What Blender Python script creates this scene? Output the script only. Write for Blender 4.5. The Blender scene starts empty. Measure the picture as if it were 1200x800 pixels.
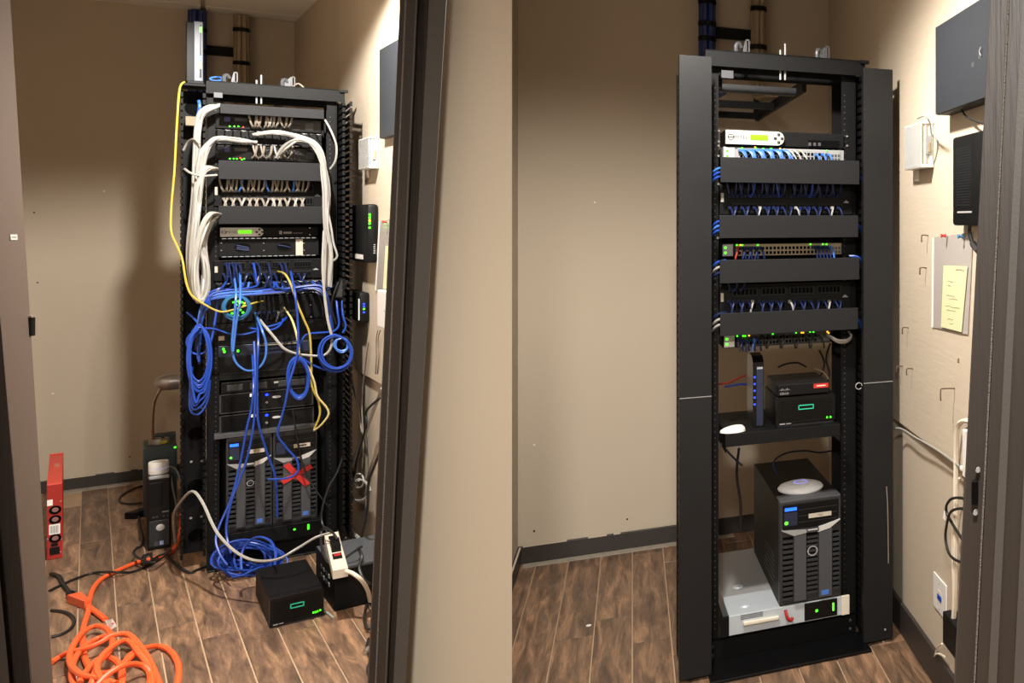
import bpy, bmesh, math, random, re
from mathutils import Matrix, Vector
random.seed(7)
R = math.radians
scene = bpy.context.scene
COL = scene.collection

# ------------------------------------------------------------------ camera, world, lights, exposure
H, F, XP, YH = 1.6, 1100.0, 1250.0, 257.0      # eye height, focal length (px), shifted principal point (px, 1200x800)
cam_data = bpy.data.cameras.new('camera')
cam = bpy.data.objects.new('camera', cam_data); COL.objects.link(cam)
cam_data.sensor_fit = 'HORIZONTAL'; cam_data.sensor_width = 36.0
cam_data.lens = F / 1200.0 * 36.0
cam_data.shift_x = -(XP - 600.0) / 1200.0
cam_data.shift_y = -(400.0 - YH) / 1200.0
cam_data.clip_start = 0.02; cam_data.clip_end = 60
cam.location = (0, 0, H); cam.rotation_euler = (R(90), 0, 0)
scene.camera = cam

world = bpy.data.worlds.new('world'); scene.world = world; world.use_nodes = True
bg = world.node_tree.nodes['Background']
bg.inputs[0].default_value = (1.0, 0.90, 0.78, 1); bg.inputs[1].default_value = 0.35

def lamp(name, kind, loc, power, color, target=None, **kw):
    l = bpy.data.lights.new(name, kind); l.energy = power; l.color = color
    for k, v in kw.items(): setattr(l, k, v)
    o = bpy.data.objects.new(name, l); COL.objects.link(o); o.location = loc
    if target is not None:
        o.rotation_euler = (Vector(target) - Vector(loc)).to_track_quat('-Z', 'Y').to_euler()
    return o
WARM = (1.0, 0.955, 0.89)
# recessed downlights: one in each closet ceiling, one over the hall
lamp('downlight_closet_messy', 'SPOT', (-2.90, 3.305, 2.83), 350, WARM, (-3.02, 3.50, 0), spot_size=R(146), spot_blend=0.22, shadow_soft_size=0.035)
lamp('downlight_closet_tidy', 'SPOT', (-1.0, 2.33, 2.80), 250, WARM, (-1.22, 2.60, 0), spot_size=R(144), spot_blend=0.55, shadow_soft_size=0.07)
lamp('downlight_hall', 'SPOT', (0.1, -0.7, 2.80), 360, WARM, (-0.1, -0.4, 0), spot_size=R(150), spot_blend=0.4, shadow_soft_size=0.12)

scene.view_settings.view_transform = 'Standard'
scene.view_settings.look = 'None'
scene.view_settings.gamma = 1.0
scene.view_settings.use_curve_mapping = False
scene.view_settings.exposure = 0.32

# ------------------------------------------------------------------ geometry of the view
def ray(px, py): return ((px - XP) / F, 1.0, -(py - YH) / F)
def fl(px, py, z=0.0):
    r = ray(px, py); t = (z - H) / r[2]
    return (r[0] * t, t, z)
def at(px, py, Y):
    r = ray(px, py); return (r[0] * Y, Y, H + r[2] * Y)

class Frame:
    """A local frame standing on the floor: u along a front, d backwards from it, z up."""
    def __init__(s, o, phi, lean=None):
        s.o = (o[0], o[1]); s.phi = phi
        s.u = (math.cos(phi), math.sin(phi)); s.n = (-math.sin(phi), math.cos(phi)); s.lean = lean
        s.mat = Matrix.Translation((o[0], o[1], 0)) @ Matrix.Rotation(phi, 4, 'Z')
    def loc(s, px, py, d=0.0):
        if s.lean:
            a, b = s.lean; px = px - (a + b * px) * (py - 430)
        r = ray(px, py)
        t = (d + s.n[0] * s.o[0] + s.n[1] * s.o[1]) / (s.n[0] * r[0] + s.n[1] * r[1])
        X, Y = r[0] * t, r[1] * t
        return (s.u[0] * (X - s.o[0]) + s.u[1] * (Y - s.o[1]), H + r[2] * t)
    def p(s, px, py, d=0.0):
        u, z = s.loc(px, py, d); return (u, d, z)
    def rect(s, x0, x1, ya, yb, yc=None, yd=None, d=0.0):
        """u0,u1,z0,z1 of a rectangle seen at x0..x1, its left end from ya to yb, its right end from yc to yd."""
        u0, zt = s.loc(x0, ya, d); _, zb = s.loc(x0, yb, d); u1 = s.loc(x1, 0.5 * (ya + yb), d)[0]
        u0 = s.loc(x0, 0.5 * (ya + yb), d)[0]
        if yc is not None:
            zt = 0.5 * (zt + s.loc(x1, yc, d)[1]); zb = 0.5 * (zb + s.loc(x1, yd, d)[1])
        return u0, u1, zb, zt
    def world(s, u, d, z=0): return s.mat @ Vector((u, d, z))
    def of(s, P):
        q = s.mat.inverted() @ Vector((P[0], P[1], P[2] if len(P) > 2 else 0)); return (q.x, q.y, q.z)

W0 = Frame((0, 0), 0)
LEAN_A = (0.066, -0.000256); LEAN_B = (0.198, -0.000204)
PHI_A = math.atan2(1100, 1200); PHI_B = R(26.5)
RA = Frame(fl(248, 668), PHI_A, LEAN_A)           # front plane of the messy rack
RB = Frame(fl(843, 775), PHI_B, LEAN_B)           # front plane of the tidy rack
aA = Vector((-0.7214, 0.6925)); nA = Vector((0.6925, 0.7214))
aB = Vector((-0.4200, 0.9076)); nB = Vector((0.9076, 0.4200))
WA = Frame(tuple(nA * 0.95 + aA * 3.0), math.atan2(-aA.y, -aA.x))    # right wall of the messy closet, u towards the door
WB = Frame((-0.66 + 0.9076 * 0.07, 3.53 + 0.42 * 0.07), math.atan2(-aB.y, -aB.x))                  # right wall of the tidy closet
BA = Frame(fl(78, 574), PHI_A)                     # back wall of the messy closet
BB = Frame(fl(607, 661), math.atan2(0.463, 0.886)) # back wall of the tidy closet
CEIL = 2.915

# ------------------------------------------------------------------ materials
def lin(c):
    return tuple((x / 12.92 if x <= 0.04045 else ((x + 0.055) / 1.055) ** 2.4) for x in (v / 255 for v in c)) + (1.0,)
MATS = {}
def mat(name, rgb, rough=0.5, metal=0.0, bump=0.0, scale=40, var=0.0, emit=0.0, spec=0.5, trans=0.0, alpha=1.0, stretch=None, vscale=None):
    if name in MATS: return MATS[name]
    m = bpy.data.materials.new(name); m.use_nodes = True
    nt = m.node_tree; b = nt.nodes['Principled BSDF']
    c = lin(rgb)
    b.inputs['Base Color'].default_value = c; b.inputs['Roughness'].default_value = rough
    b.inputs['Metallic'].default_value = metal; b.inputs['Specular IOR Level'].default_value = spec
    if trans: b.inputs['Transmission Weight'].default_value = trans
    if alpha < 1: b.inputs['Alpha'].default_value = alpha
    if emit:
        b.inputs['Emission Color'].default_value = c; b.inputs['Emission Strength'].default_value = emit
    if bump or var:
        tc = nt.nodes.new('ShaderNodeTexCoord'); mp = nt.nodes.new('ShaderNodeMapping')
        nt.links.new(tc.outputs['Object'], mp.inputs[0])
        if stretch: mp.inputs['Scale'].default_value = stretch
        nz = nt.nodes.new('ShaderNodeTexNoise'); nz.inputs['Scale'].default_value = scale; nz.inputs['Detail'].default_value = 4
        nt.links.new(mp.outputs[0], nz.inputs['Vector'])
        if bump:
            bp = nt.nodes.new('ShaderNodeBump'); bp.inputs['Strength'].default_value = bump; bp.inputs['Distance'].default_value = 0.01
            nt.links.new(nz.outputs['Fac'], bp.inputs['Height']); nt.links.new(bp.outputs[0], b.inputs['Normal'])
        if var:
            n2 = nt.nodes.new('ShaderNodeTexNoise'); n2.inputs['Scale'].default_value = vscale or scale * 0.2; n2.inputs['Detail'].default_value = 5
            nt.links.new(mp.outputs[0], n2.inputs['Vector'])
            mx = nt.nodes.new('ShaderNodeMix'); mx.data_type = 'RGBA'
            mx.inputs['A'].default_value = tuple(v * (1 - var) for v in c[:3]) + (1,)
            mx.inputs['B'].default_value = tuple(min(1, v * (1 + var)) for v in c[:3]) + (1,)
            nt.links.new(n2.outputs['Fac'], mx.inputs['Factor']); nt.links.new(mx.outputs['Result'], b.inputs['Base Color'])
    MATS[name] = m
    return m

def plank_mat():
    m = bpy.data.materials.new('plank_tile'); m.use_nodes = True; nt = m.node_tree; L = nt.links.new; N = nt.nodes.new
    b = nt.nodes['Principled BSDF']
    tc = N('ShaderNodeTexCoord'); oi = N('ShaderNodeObjectInfo'); mul = N('ShaderNodeMath'); mul.operation = 'MULTIPLY'; mul.inputs[1].default_value = 57.0
    L(oi.outputs['Random'], mul.inputs[0])
    add = N('ShaderNodeVectorMath'); add.operation = 'ADD'; L(tc.outputs['Object'], add.inputs[0]); L(mul.outputs[0], add.inputs[1])
    mp = N('ShaderNodeMapping'); mp.inputs['Scale'].default_value = (2.2, 16, 10); L(add.outputs[0], mp.inputs[0])
    n1 = N('ShaderNodeTexNoise'); n1.inputs['Scale'].default_value = 1.6; n1.inputs['Detail'].default_value = 8; n1.inputs['Roughness'].default_value = 0.65; n1.inputs['Distortion'].default_value = 0.6
    L(mp.outputs[0], n1.inputs['Vector'])
    cr = N('ShaderNodeValToRGB'); e = cr.color_ramp.elements
    e[0].position = 0.30; e[0].color = lin((66, 51, 41)); e[1].position = 0.74; e[1].color = lin((178, 137, 104))
    k = e.new(0.50); k.color = lin((116, 90, 70))
    L(n1.outputs['Fac'], cr.inputs[0])
    mp2 = N('ShaderNodeMapping'); mp2.inputs['Scale'].default_value = (6, 90, 30); L(add.outputs[0], mp2.inputs[0])
    n2 = N('ShaderNodeTexNoise'); n2.inputs['Scale'].default_value = 2; n2.inputs['Detail'].default_value = 6; L(mp2.outputs[0], n2.inputs['Vector'])
    mx = N('ShaderNodeMix'); mx.data_type = 'RGBA'; mx.blend_type = 'MULTIPLY'; mx.inputs['Factor'].default_value = 0.55
    cr2 = N('ShaderNodeValToRGB'); cr2.color_ramp.elements[0].position = 0.30; cr2.color_ramp.elements[0].color = (0.55, 0.55, 0.55, 1); cr2.color_ramp.elements[1].position = 0.6
    L(n2.outputs['Fac'], cr2.inputs[0]); L(cr.outputs[0], mx.inputs['A']); L(cr2.outputs[0], mx.inputs['B'])
    hs = N('ShaderNodeHueSaturation'); mr = N('ShaderNodeMapRange'); mr.inputs['To Min'].default_value = 0.85; mr.inputs['To Max'].default_value = 1.15
    L(oi.outputs['Random'], mr.inputs[0]); L(mr.outputs[0], hs.inputs['Value']); L(mx.outputs['Result'], hs.inputs['Color']); L(hs.outputs[0], b.inputs['Base Color'])
    b.inputs['Roughness'].default_value = 0.42
    bp = N('ShaderNodeBump'); bp.inputs['Strength'].default_value = 0.12; bp.inputs['Distance'].default_value = 0.004; L(n2.outputs['Fac'], bp.inputs['Height']); L(bp.outputs[0], b.inputs['Normal'])
    return m

def scratched(name, rgb, hi, rough=0.4, thr=0.66, scale=3.0):
    """Powder-coated sheet metal with pale rub marks."""
    m = bpy.data.materials.new(name); m.use_nodes = True; nt = m.node_tree; L = nt.links.new; N = nt.nodes.new
    b = nt.nodes['Principled BSDF']; tc = N('ShaderNodeTexCoord')
    n1 = N('ShaderNodeTexNoise'); n1.inputs['Scale'].default_value = scale; n1.inputs['Detail'].default_value = 7; n1.inputs['Roughness'].default_value = 0.7
    L(tc.outputs['Object'], n1.inputs['Vector'])
    cr = N('ShaderNodeValToRGB'); e = cr.color_ramp.elements; e[0].position = thr; e[0].color = lin(rgb); e[1].position = thr + 0.14; e[1].color = lin(hi)
    L(n1.outputs['Fac'], cr.inputs[0]); L(cr.outputs[0], b.inputs['Base Color'])
    b.inputs['Specular IOR Level'].default_value = 0.3
    mr = N('ShaderNodeMapRange'); mr.inputs['To Min'].default_value = rough - 0.1; mr.inputs['To Max'].default_value = rough + 0.12
    L(n1.outputs['Fac'], mr.inputs[0]); L(mr.outputs[0], b.inputs['Roughness'])
    MATS[name] = m
    return m

M_WALL = mat('wall_paint', (190, 176, 156), 0.75, bump=0.03, scale=220, var=0.04, vscale=1.5, spec=0.25)
M_PLY = mat('painted_plywood', (192, 178, 158), 0.6, bump=0.08, scale=9, var=0.04, stretch=(1, 6, 9), spec=0.3)
M_CEIL = mat('ceiling_tile', (238, 234, 228), 0.9, bump=0.4, scale=160, var=0.08, vscale=120, spec=0.1)
M_TBAR = mat('ceiling_tbar', (214, 210, 204), 0.5)
M_GROUT = mat('grout', (168, 140, 112), 0.9, bump=0.2, scale=80, var=0.15)
M_PLANK = plank_mat()
M_BASE = mat('rubber_base', (52, 46, 43), 0.5, bump=0.08, scale=60, var=0.15)
M_SCUFF = mat('paint_scuff', (190, 176, 156), 0.8)
M_JAMB = mat('jamb_metal', (46, 38, 32), 0.5, bump=0.15, scale=150, var=0.18, vscale=40, stretch=(1, 1, 0.05))
M_CASE = mat('casing', (70, 65, 60), 0.55, bump=0.06, scale=200, var=0.06)
M_SEAL = mat('seal_strip', (120, 112, 104), 0.9, bump=1.0, scale=300)
M_DOOR = mat('door_laminate', (108, 92, 82), 0.5, bump=0.05, scale=60, var=0.12, vscale=8, stretch=(1, 1, 0.06))
M_BLK = mat('black_powder_coat', (10, 10, 11), 0.55, bump=0.06, scale=300, spec=0.18)
M_BLK2 = mat('black_plastic', (12, 12, 13), 0.5, spec=0.22)
M_BLKG = mat('black_gloss', (10, 10, 11), 0.28, spec=0.3)
M_HOLE = mat('hole_black', (4, 4, 4), 0.9, spec=0.1)
M_PLATE = scratched('cover_plate', (17, 17, 20), (26, 26, 30), 0.6, 0.62, 6)
M_PANEL = scratched('side_cover', (23, 23, 24), (78, 78, 78), 0.42, 0.70, 5)
M_DGREY = mat('dark_grey_plastic', (40, 41, 43), 0.45, bump=0.03, scale=200)
M_MGREY = mat('mid_grey_plastic', (66, 67, 70), 0.42)
M_LGREY = mat('light_grey_metal', (150, 150, 150), 0.4, 0.2)
M_SILVER = mat('silver_plastic', (196, 194, 190), 0.32, 0.15)
M_CHROME = mat('bright_metal', (205, 203, 198), 0.25, 0.9)
M_GALV = mat('galvanised_sheet', (190, 198, 204), 0.4, 0.25, bump=0.04, scale=20, var=0.1)
M_WHITE = mat('white_plastic', (226, 222, 216), 0.4)
M_CREAM = mat('cream_plastic', (216, 206, 188), 0.45)
M_CLEAR = mat('clear_plastic', (235, 235, 232), 0.12, trans=0.55, spec=0.6)
M_LABEL = mat('paper_label', (180, 170, 154), 0.7)
M_INK = mat('ink', (40, 38, 36), 0.7)
M_INKL = mat('pale_print', (150, 148, 145), 0.6)
M_CW = mat('white_cable', (152, 149, 143), 0.45)
M_CG = mat('grey_cable', (128, 119, 108), 0.5)
M_CB = mat('blue_cable', (26, 64, 156), 0.4)
M_CBL = mat('light_blue_cable', (60, 108, 186), 0.4)
M_CBD = mat('navy_cable', (14, 28, 70), 0.45)
M_CTR = mat('trunk_blue', (30, 50, 112), 0.5)
M_CT = mat('teal_cable', (36, 92, 136), 0.4)
M_CY = mat('yellow_cable', (170, 150, 62), 0.45)
M_CO = mat('orange_cord', (228, 92, 44), 0.45)
M_CK = mat('black_cord', (22, 21, 21), 0.5)
M_CR = mat('red_cable', (160, 38, 34), 0.45)
M_RED = mat('red_paint', (206, 52, 36), 0.38, bump=0.02, scale=100)
M_REDT = mat('red_tape', (186, 36, 28), 0.6)
M_TEAL = mat('dark_teal_plastic', (44, 60, 64), 0.5)
M_NAVY = mat('navy_panel', (26, 34, 56), 0.4)
M_YEL = mat('yellow_sticker', (206, 196, 58), 0.6)
M_NOTE = mat('yellow_note', (204, 201, 158), 0.8, var=0.05, scale=30)
M_SLEEVE = mat('clear_sleeve', (206, 198, 190), 0.18, trans=0.35, spec=0.6)
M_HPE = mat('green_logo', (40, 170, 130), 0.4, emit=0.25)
M_LEDG = mat('led_green', (70, 255, 30), 0.4, emit=2.2)
M_LEDB = mat('led_blue', (20, 50, 255), 0.4, emit=3.5)
M_LEDA = mat('led_amber', (255, 180, 40), 0.4, emit=2.0)
M_LEDR = mat('led_red', (255, 40, 20), 0.4, emit=2.0)
M_LCDG = mat('lcd_green', (112, 236, 16), 0.3, emit=0.85)
M_LCDB = mat('lcd_blue', (30, 90, 255), 0.3, emit=1.8)
M_BTAN = mat('tan_cable_bundle', (150, 132, 106), 0.6)
M_PIPE = mat('white_conduit', (222, 210, 190), 0.4)

# ------------------------------------------------------------------ mesh building
class MB:
    def __init__(s): s.v, s.f = [], []
    def add(s, vs, fs):
        b = len(s.v); s.v += [tuple(v) for v in vs]; s.f += [tuple(b + i for i in f) for f in fs]; return s
    def box(s, x0, x1, y0, y1, z0, z1, c=0.0):
        if x0 > x1: x0, x1 = x1, x0
        if y0 > y1: y0, y1 = y1, y0
        if z0 > z1: z0, z1 = z1, z0
        if c <= 0:
            return s.add([(x0, y0, z0), (x1, y0, z0), (x1, y1, z0), (x0, y1, z0), (x0, y0, z1), (x1, y0, z1), (x1, y1, z1), (x0, y1, z1)],
                         [(0, 3, 2, 1), (4, 5, 6, 7), (0, 1, 5, 4), (1, 2, 6, 5), (2, 3, 7, 6), (3, 0, 4, 7)])
        bm = bmesh.new()
        vs = [bm.verts.new(p) for p in [(x0, y0, z0), (x1, y0, z0), (x1, y1, z0), (x0, y1, z0), (x0, y0, z1), (x1, y0, z1), (x1, y1, z1), (x0, y1, z1)]]
        for f in [(0, 3, 2, 1), (4, 5, 6, 7), (0, 1, 5, 4), (1, 2, 6, 5), (2, 3, 7, 6), (3, 0, 4, 7)]: bm.faces.new([vs[i] for i in f])
        bmesh.ops.bevel(bm, geom=list(bm.edges), offset=min(c, 0.45 * min(x1 - x0, y1 - y0, z1 - z0)), segments=2, profile=0.5, affect='EDGES')
        bm.verts.index_update()
        s.add([v.co[:] for v in bm.verts], [[v.index for v in f.verts] for f in bm.faces]); bm.free(); return s
    def prism(s, poly, y0, y1):
        """poly of (x,z) seen from -y, extruded y0..y1"""
        n = len(poly); vs = [(x, y0, z) for x, z in poly] + [(x, y1, z) for x, z in poly]
        fs = [tuple(range(n)), tuple(range(2 * n - 1, n - 1, -1))] + [((i + 1) % n, i, i + n, (i + 1) % n + n) for i in range(n)]
        return s.add(vs, fs)
    def prismz(s, poly, z0, z1):
        n = len(poly); vs = [(x, y, z0) for x, y in poly] + [(x, y, z1) for x, y in poly]
        fs = [tuple(range(n - 1, -1, -1)), tuple(range(n, 2 * n))] + [(i, (i + 1) % n, (i + 1) % n + n, i + n) for i in range(n)]
        return s.add(vs, fs)
    def hexa(s, p8):
        return s.add(p8, [(0, 3, 2, 1), (4, 5, 6, 7), (0, 1, 5, 4), (1, 2, 6, 5), (2, 3, 7, 6), (3, 0, 4, 7)])
    def lathe(s, prof, c=(0, 0, 0), axis='z', seg=24):
        """prof of (r,h) along the axis from c"""
        vs, fs = [], []; n = len(prof)
        for r, h in prof:
            for k in range(seg):
                a = 2 * math.pi * k / seg; x, y = r * math.cos(a), r * math.sin(a)
                p = {'z': (x, y, h), 'y': (x, h, y), 'x': (h, x, y)}[axis]
                vs.append((c[0] + p[0], c[1] + p[1], c[2] + p[2]))
        for i in range(n - 1):
            for k in range(seg):
                a, b2 = i * seg + k, i * seg + (k + 1) % seg
                fs.append((a, b2, b2 + seg, a + seg))
        fs.append(tuple(range(seg - 1, -1, -1))); fs.append(tuple((n - 1) * seg + k for k in range(seg)))
        return s.add(vs, fs)
    def cyl(s, c, r, h, axis='z', seg=12): return s.lathe([(r, 0), (r, h)], c, axis, seg)
    def tube(s, pts, r, seg=6, sub=4, closed=False, flat=1.0):
        P = smooth(pts, sub) if sub > 1 else [Vector(p) for p in pts]
        n = len(P); vs, fs = [], []; up = None
        for i in range(n):
            t = (P[min(i + 1, n - 1)] - P[max(i - 1, 0)])
            if t.length < 1e-9: t = Vector((0, 0, 1))
            t.normalize()
            if up is None:
                up = Vector((0, 0, 1)) if abs(t.z) < 0.9 else Vector((0, 1, 0))
            a = t.cross(up)
            if a.length < 1e-4: a = t.cross(Vector((0.3, 1, 0.2)))
            a.normalize(); b = a.cross(t); up = b
            for k in range(seg):
                g = 2 * math.pi * k / seg
                vs.append(P[i] + a * (r * math.cos(g)) + b * (r * flat * math.sin(g)))
        for i in range(n - 1):
            for k in range(seg):
                x, y = i * seg + k, i * seg + (k + 1) % seg
                fs.append((x, y, y + seg, x + seg))
        fs.append(tuple(range(seg - 1, -1, -1))); fs.append(tuple((n - 1) * seg + k for k in range(seg)))
        return s.add(vs, fs)

def smooth(pts, sub):
    P = [Vector(p) for p in pts]
    if len(P) < 3: return P
    out = []
    for i in range(len(P) - 1):
        p0 = P[max(i - 1, 0)]; p1 = P[i]; p2 = P[i + 1]; p3 = P[min(i + 2, len(P) - 1)]
        for k in range(sub):
            t = k / sub; t2 = t * t; t3 = t2 * t
            out.append(0.5 * ((2 * p1) + (p2 - p0) * t + (2 * p0 - 5 * p1 + 4 * p2 - p3) * t2 + (3 * p1 - p0 - 3 * p2 + p3) * t3))
    out.append(P[-1]); return out

def mesh_of(mb, name, m, smoothf=False, off=(0, 0, 0)):
    me = bpy.data.meshes.new(name)
    me.from_pydata([(v[0] - off[0], v[1] - off[1], v[2] - off[2]) for v in mb.v], [], mb.f)
    me.materials.append(m); me.update()
    bm = bmesh.new(); bm.from_mesh(me); bmesh.ops.recalc_face_normals(bm, faces=bm.faces); bm.to_mesh(me); bm.free()
    if smoothf:
        me.polygons.foreach_set('use_smooth', [True] * len(me.polygons)); me.update()
        try: me.set_sharp_from_angle(angle=R(40))
        except Exception: pass
    return me

def tagit(o, label=None, cat=None, group=None, kind=None):
    if label: o['label'] = label
    if cat: o['category'] = cat
    if group: o['group'] = group
    if kind: o['kind'] = kind
    return o

def one(name, mb, m, fr, label=None, cat=None, group=None, kind=None, sm=False):
    """a top-level thing that is a single mesh, its origin at its own base"""
    xs, ys, zs = zip(*mb.v)
    c = ((min(xs) + max(xs)) / 2, (min(ys) + max(ys)) / 2, min(zs))
    o = bpy.data.objects.new(name, mesh_of(mb, name, m, sm, c)); COL.objects.link(o)
    o.matrix_world = fr.mat @ Matrix.Translation(c)
    return tagit(o, label, cat, group, kind)

class Thing:
    """an Empty at the thing's base with its parts built in the frame's coordinates"""
    def __init__(s, name, label, cat, fr, org, group=None, kind=None):
        s.fr, s.org = fr, org
        s.e = bpy.data.objects.new(name, None); s.e.empty_display_size = 0.05; COL.objects.link(s.e)
        s.e.matrix_world = fr.mat @ Matrix.Translation(org); tagit(s.e, label, cat, group, kind)
    def part(s, name, mb, m, label=None, sm=False, kind=None, parent=None):
        o = bpy.data.objects.new(name, mesh_of(mb, name, m, sm)); COL.objects.link(o)
        if parent is None:
            o.parent = s.e; o.location = (-s.org[0], -s.org[1], -s.org[2])
        else:
            o.parent = parent
        return tagit(o, label, kind=kind)
    def shared(s, name, me, loc, parent=None, rot=None, scale=None):
        o = bpy.data.objects.new(name, me); COL.objects.link(o); o.parent = parent or s.e
        q = s.org if parent is None else (0, 0, 0)
        o.location = (loc[0] - q[0], loc[1] - q[1], loc[2] - q[2])
        if rot: o.rotation_euler = rot
        if scale: o.scale = scale
        return o

def copy_tree(o, mw, label=None, group=None):
    c = o.copy(); COL.objects.link(c); c.matrix_world = mw
    if label: c['label'] = label
    if group: c['group'] = group
    for ch in o.children:
        k = ch.copy(); COL.objects.link(k); k.parent = c; k.matrix_parent_inverse = ch.matrix_parent_inverse
        for g in ch.children:
            q = g.copy(); COL.objects.link(q); q.parent = k
    return c

def text_mb(body, u, d, z, size, face='front', align='LEFT', bold=0.0):
    cu = bpy.data.curves.new('lettering', 'FONT'); cu.body = body; cu.size = size; cu.align_x = align; cu.offset = bold; cu.resolution_u = 2
    o = bpy.data.objects.new('lettering', cu); COL.objects.link(o)
    dg = bpy.context.evaluated_depsgraph_get(); me = bpy.data.meshes.new_from_object(o.evaluated_get(dg))
    mb = MB(); mb.add([(u + v.co.x, d, z + v.co.y) for v in me.vertices], [tuple(p.vertices) for p in me.polygons])
    bpy.data.objects.remove(o); bpy.data.curves.remove(cu); bpy.data.meshes.remove(me)
    return mb

CABLE_N = [0]
def cable(name, fr, pts, r, m, label, cat='cable', group=None, seg=6, sub=4, d=0.0):
    if fr is RA:
        k = CABLE_N[0] % 14; CABLE_N[0] += 1               # each loose cable hangs at its own distance in front of the rack
        pts = [p if len(p) < 3 or p[2] > -0.09 else (p[0], p[1], p[2] - 0.011 * k) for p in pts]
    P = [fr.p(p[0], p[1], p[2] if len(p) > 2 else d) for p in pts]
    return one(name, MB().tube(P, r, seg, sub), m, fr, label, cat, group, sm=True)

# ------------------------------------------------------------------ the setting
def struct(name, mb, m, fr=W0, sm=False): return one(name, mb, m, fr, kind='structure', sm=sm)
def sthing(name, fr, org): return Thing(name, None, None, fr, org, kind='structure')

# floor slab (grout) with every plank tile a part of it
t_floor = sthing('floor', W0, (0, 0, 0))
t_floor.part('grout_bed', MB().box(-8.2, 1.6, -1.2, 8.2, -0.06, -0.004), M_GROUT)
def lay(a, n, width, length, b0, cols, arange, joints, gap=0.005):
    me = mesh_of(MB().box(0.5 * gap, length - 0.5 * gap, 0.5 * gap, width - 0.5 * gap, -0.012, 0.0, 0.0012), 'plank', M_PLANK)
    phi = math.atan2(a.y, a.x)
    for c in range(*cols):
        j = joints.get(c, random.uniform(0, length))
        k0 = math.floor((arange[0] - j) / length); s = j + k0 * length
        while s < arange[1]:
            P = a * s + n * (b0 + (c + 1) * width)          # local y of the plank points to -n
            t_floor.shared('plank', me, (P.x, P.y, 0), rot=(0, 0, phi))
            s += length
lay(aA, nA, 0.1087, 1.40, -0.0305, (-5, 9), (2.9, 7.6), {-1: 6.218, 0: 5.322, 1: 5.517, 2: 5.098, 3: 4.855, -2: 5.6, 4: 5.4, 5: 4.7, 6: 5.0})
lay(aB, nB, 0.1350, 1.02, 0.0, (-4, 7), (2.1, 5.0), {-3: 4.675, -2: 4.05, -1: 4.19, 0: 3.903, 1: 3.739, -4: 4.35, 2: 3.4, 3: 3.9, 4: 3.55, 5: 3.95, 6: 3.5})
cement = mat('bare_cement', (150, 140, 126), 0.85, bump=0.5, scale=90, var=0.3, vscale=30)

def meet(f1, f2):
    """u along f1 where the two wall lines cross"""
    d = (f2.o[0] - f1.o[0], f2.o[1] - f1.o[1]); det = f1.u[0] * (-f2.u[1]) + f1.u[1] * f2.u[0]
    return (d[0] * (-f2.u[1]) + d[1] * f2.u[0]) / det
uAc = meet(BA, WA); uBc = meet(BB, WB)
wall_u0A = meet(WA, BA); wall_u0B = meet(WB, BB)
struct('wall_back', MB().box(-0.75, uAc + 0.1, 0, 0.12, -0.05, CEIL + 0.05), M_WALL, BA)
uA_end = wall_u0A + 3.75
struct('wall_right', MB().box(wall_u0A - 0.1, uA_end, 0, 0.10, -0.05, CEIL + 0.05), M_WALL, WA)
struct('wall_back.001', MB().box(-0.1, uBc + 0.1, 0, 0.12, -0.05, CEIL + 0.05), M_WALL, BB)
struct('wall_right.001', MB().box(wall_u0B - 0.1, 2.35, 0, 0.10, -0.05, CEIL + 0.05), M_WALL, WB)
LB = Frame(BB.o, math.atan2(aB.y, aB.x))               # left wall of the tidy closet: u to the back, d to the left
struct('wall_left.001', MB().box(-1.5, 0.1, 0, 0.10, -0.05, CEIL + 0.05), M_WALL, LB)
LA = Frame(BA.world(-0.70, 0)[:2], math.atan2(aA.y, aA.x))
struct('wall_left', MB().box(-3.6, 0.1, 0, 0.10, -0.05, CEIL + 0.05), M_WALL, LA)
FA = Frame(at(500, 257, 2.2)[:2], 0.0)               # front wall of the messy closet, beside its door
u600 = FA.loc(600, 257, 0)[0]; u470 = FA.loc(468, 257, 0)[0]
struct('wall_front', MB().prismz([(u470, 0), (u600, 0), (u600 - 0.13, 0.12), (u470 + 0.06, 0.12)], -0.05, CEIL + 0.05), M_WALL, FA)

# baseboards, with a pale scuffed caulk line on top
def baseboard(name, fr, u0, u1, h=0.112, th=0.014, caulk=()):
    t = sthing(name, fr, (0.5 * (u0 + u1), 0, 0))
    t.part('board', MB().box(u0, u1, -th, 0, 0, h, 0.003), M_BASE)
    for a, b in caulk: t.part('paint_fleck', MB().box(a, b, -th - 0.001, -th + 0.006, h - 0.004, h + 0.003), M_SCUFF)
hA = BA.loc(100, 557, 0)[1]
baseboard('baseboard_back', BA, -0.7, uAc, hA, caulk=[(-0.02, 0.12), (0.2, 0.27), (0.30, 0.33)])
hB = BB.loc(615, 639, 0)[1]
baseboard('baseboard_back.001', BB, 0, uBc, hB, caulk=[(0.02, 0.20), (0.29, 0.37), (0.4, 0.43)])
baseboard('baseboard_left', LB, -1.3, 0, hB, caulk=[(-0.5, -0.03)])
baseboard('baseboard_right', WB, wall_u0B, 2.2, 0.118)
# a strip of bare cement where the tiles stop short of the back walls, and plaster smears on the base
one('cement_strip', MB().box(-0.05, 0.75, -0.10, -0.015, -0.004, 0.0025, 0.001), cement, BA, kind='structure')
one('cement_strip.001', MB().box(0.02, 0.95, -0.07, -0.015, -0.004, 0.0025, 0.001), cement, BB, kind='structure')

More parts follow.
